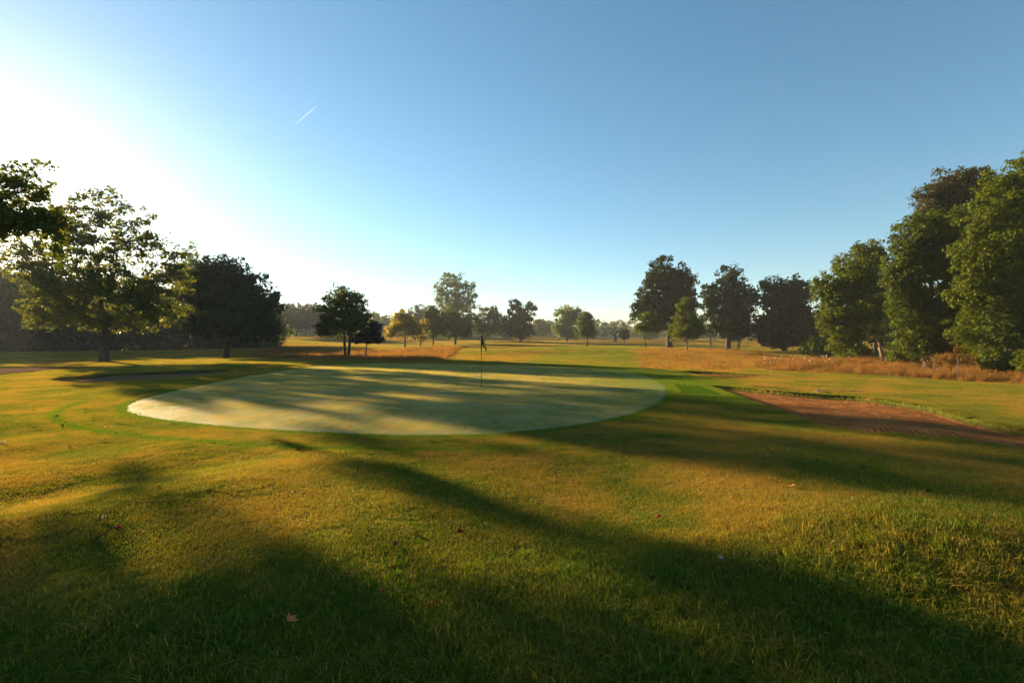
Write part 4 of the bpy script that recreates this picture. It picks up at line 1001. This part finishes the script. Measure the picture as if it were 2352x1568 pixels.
LEAVES = [(322, 950, 'dark', .055, 'dark curled leaf lying on the pale rim of the green'), (131, 959, 'brown', .06, 'brown leaf farthest out beyond the outer mower track'), (145, 978, 'dark', .05, 'small dark leaf just outside the outer mower track'), (242, 984, 'brown', .065, 'brown leaf lying on the outer mower track'),
 (399, 976, 'dark', .05, 'dark leaf lying on the inner mower track'), (10, 1020, 'dark', .075, 'dark leaf at the very left border of the lit grass'), (162, 1022, 'brown', .045, 'small brown leaf on lit grass below the outer mower track'), (687, 1040, 'red', .07, 'red leaf just below the tip of the long tree shadow'),
 (262, 1127, 'brown', .05, 'brown leaf in the lit hollow of the left lawn'), (365, 1145, 'dark', .045, 'tiny dark leaf on the bright slope of the left lawn'), (94, 932, 'brown', .05, 'small brown leaf nearest the crescent bunker'),
 (239, 1219, 'dark', .06, 'upper dark leaf of the three leaves lying together'), (271, 1237, 'red', .05, 'red leaf of the three leaves lying together'), (225, 1259, 'dark', .07, 'largest black leaf of the three leaves lying together'),
 (670, 1468, 'orange', .055, 'large pale orange leaf in the near rough'), (809, 1478, 'red', .035, 'bright red leaf beside the pale orange leaf in the rough'), (1057, 1235, 'red', .05, 'dark red leaf on the dry orange patch'), (957, 1243, 'red', .04, 'smaller red leaf left of the dark red one'),
 (909, 1271, 'brown', .04, 'brown leaf below the two red leaves on the orange patch'), (990, 1425, 'red', .04, 'red leaf sunk in the green rough tufts'), (877, 1395, 'red', .035, 'small red leaf at the edge of the rough'), (1654, 1320, 'pale', .026, 'small whitish object lying in deep shade, shaped as a leaf'),  # the whitish one is a small pale object given the leaf shape
 (1511, 1198, 'red', .045, 'red leaf on the dim lawn between shadow bands'), (1760, 1044, 'brown', .06, 'brown leaf in shade below the lush collar'), (1984, 1083, 'dark', .07, 'dark leaf in shade below the raked ripples'), (1821, 1137, 'orange', .045, 'small orange leaf on the shaded lawn'), (2130, 1151, 'brown', .06, 'brown leaf by the edge of the dry rough mound')]
rng = random.Random(8)
for i, (px, py, c_, s_, lab) in enumerate(LEAVES):
    (x, y), = flat([(px, py)]); rough_ = rough_sd(np.array([x]), np.array([y]))[0] > 0
    sg = sdf(np.array([[x, y]]), GREEN)[0]
    zl = hz(x, y) + (0.07 if rough_ else 0.006 if sg < 0 else 0.028)
    o = link('fallen_leaf', leaf_mesh(LC[c_], i)); o.location = (x, y, zl); o.scale = (s_,) * 3; o.rotation_euler = (rng.uniform(-0.5, 0.5), rng.uniform(-0.5, 0.5), rng.uniform(0, 6.28))
    tag(o, lab, 'leaf', 'fallen leaves on the grass'); link('stalk', STALK[c_], o)

# ------------------------------------------------------------------ contrail and haze
m_con, nt, N, L = nmat('contrail_ice')
d_ = node(nt, 'ShaderNodeBsdfDiffuse'); d_.inputs[0].default_value = (0.9, 0.9, 0.9, 1); t_ = node(nt, 'ShaderNodeBsdfTransparent'); tl = node(nt, 'ShaderNodeBsdfTranslucent'); tl.inputs[0].default_value = (0.9, 0.9, 0.9, 1)
a_ = node(nt, 'ShaderNodeAddShader'); L.new(d_.outputs[0], a_.inputs[0]); L.new(tl.outputs[0], a_.inputs[1])
mx = node(nt, 'ShaderNodeMixShader'); L.new(mapr(nt, attr(nt, 'tint'), 0, 1, 0.0, 0.07), mx.inputs[0]); L.new(t_.outputs[0], mx.inputs[1]); L.new(a_.outputs[0], mx.inputs[2])
o = node(nt, 'ShaderNodeOutputMaterial'); L.new(mx.outputs[0], o.inputs[0])
DC = 6000.0
def skyp(px, py): return np.array([(px - CX) / F * DC, DC, EYE + (HY - py) / F * DC])
a, b = skyp(676, 286), skyp(724, 243)
T_ = np.linspace(0, 1, 9); V, F_ = tubes([(np.array([a + (b - a) * t for t in T_]), 6.0 * (1 - T_) + 2.0)], 8)
V = V; tint = np.repeat(0.25 + 0.75 * T_, len(V) // 9)
o = link('contrail', mesh_np('contrail', V, F_, np.full(len(F_), 4), (m_con,), {'tint': tint}, True)); tag(o, 'short white aircraft trail high in the pale sky', 'contrail')

m_hz, nt, N, L = nmat('haze_air')
v = node(nt, 'ShaderNodeVolumePrincipled'); v.inputs['Color'].default_value = (0.90, 0.95, 1.0, 1); v.inputs['Density'].default_value = 0.00032; v.inputs['Anisotropy'].default_value = 0.1
o = node(nt, 'ShaderNodeOutputMaterial'); L.new(v.outputs[0], o.inputs['Volume'])
zb, zt, hx = -4.0, 32.0, 860.0
V = [(-hx, -hx, zb), (hx, -hx, zb), (hx, hx, zb), (-hx, hx, zb), (-hx, -hx, zt), (hx, -hx, zt), (hx, hx, zt), (-hx, hx, zt)]
Fq = [(0, 3, 2, 1), (4, 5, 6, 7), (0, 1, 5, 4), (1, 2, 6, 5), (2, 3, 7, 6), (3, 0, 4, 7)]
ho = link('haze', mesh_np('haze', V, Fq, [4] * 6, (m_hz,), None)); tag(ho, 'thin morning haze in the air over the course', 'haze', kind='stuff')
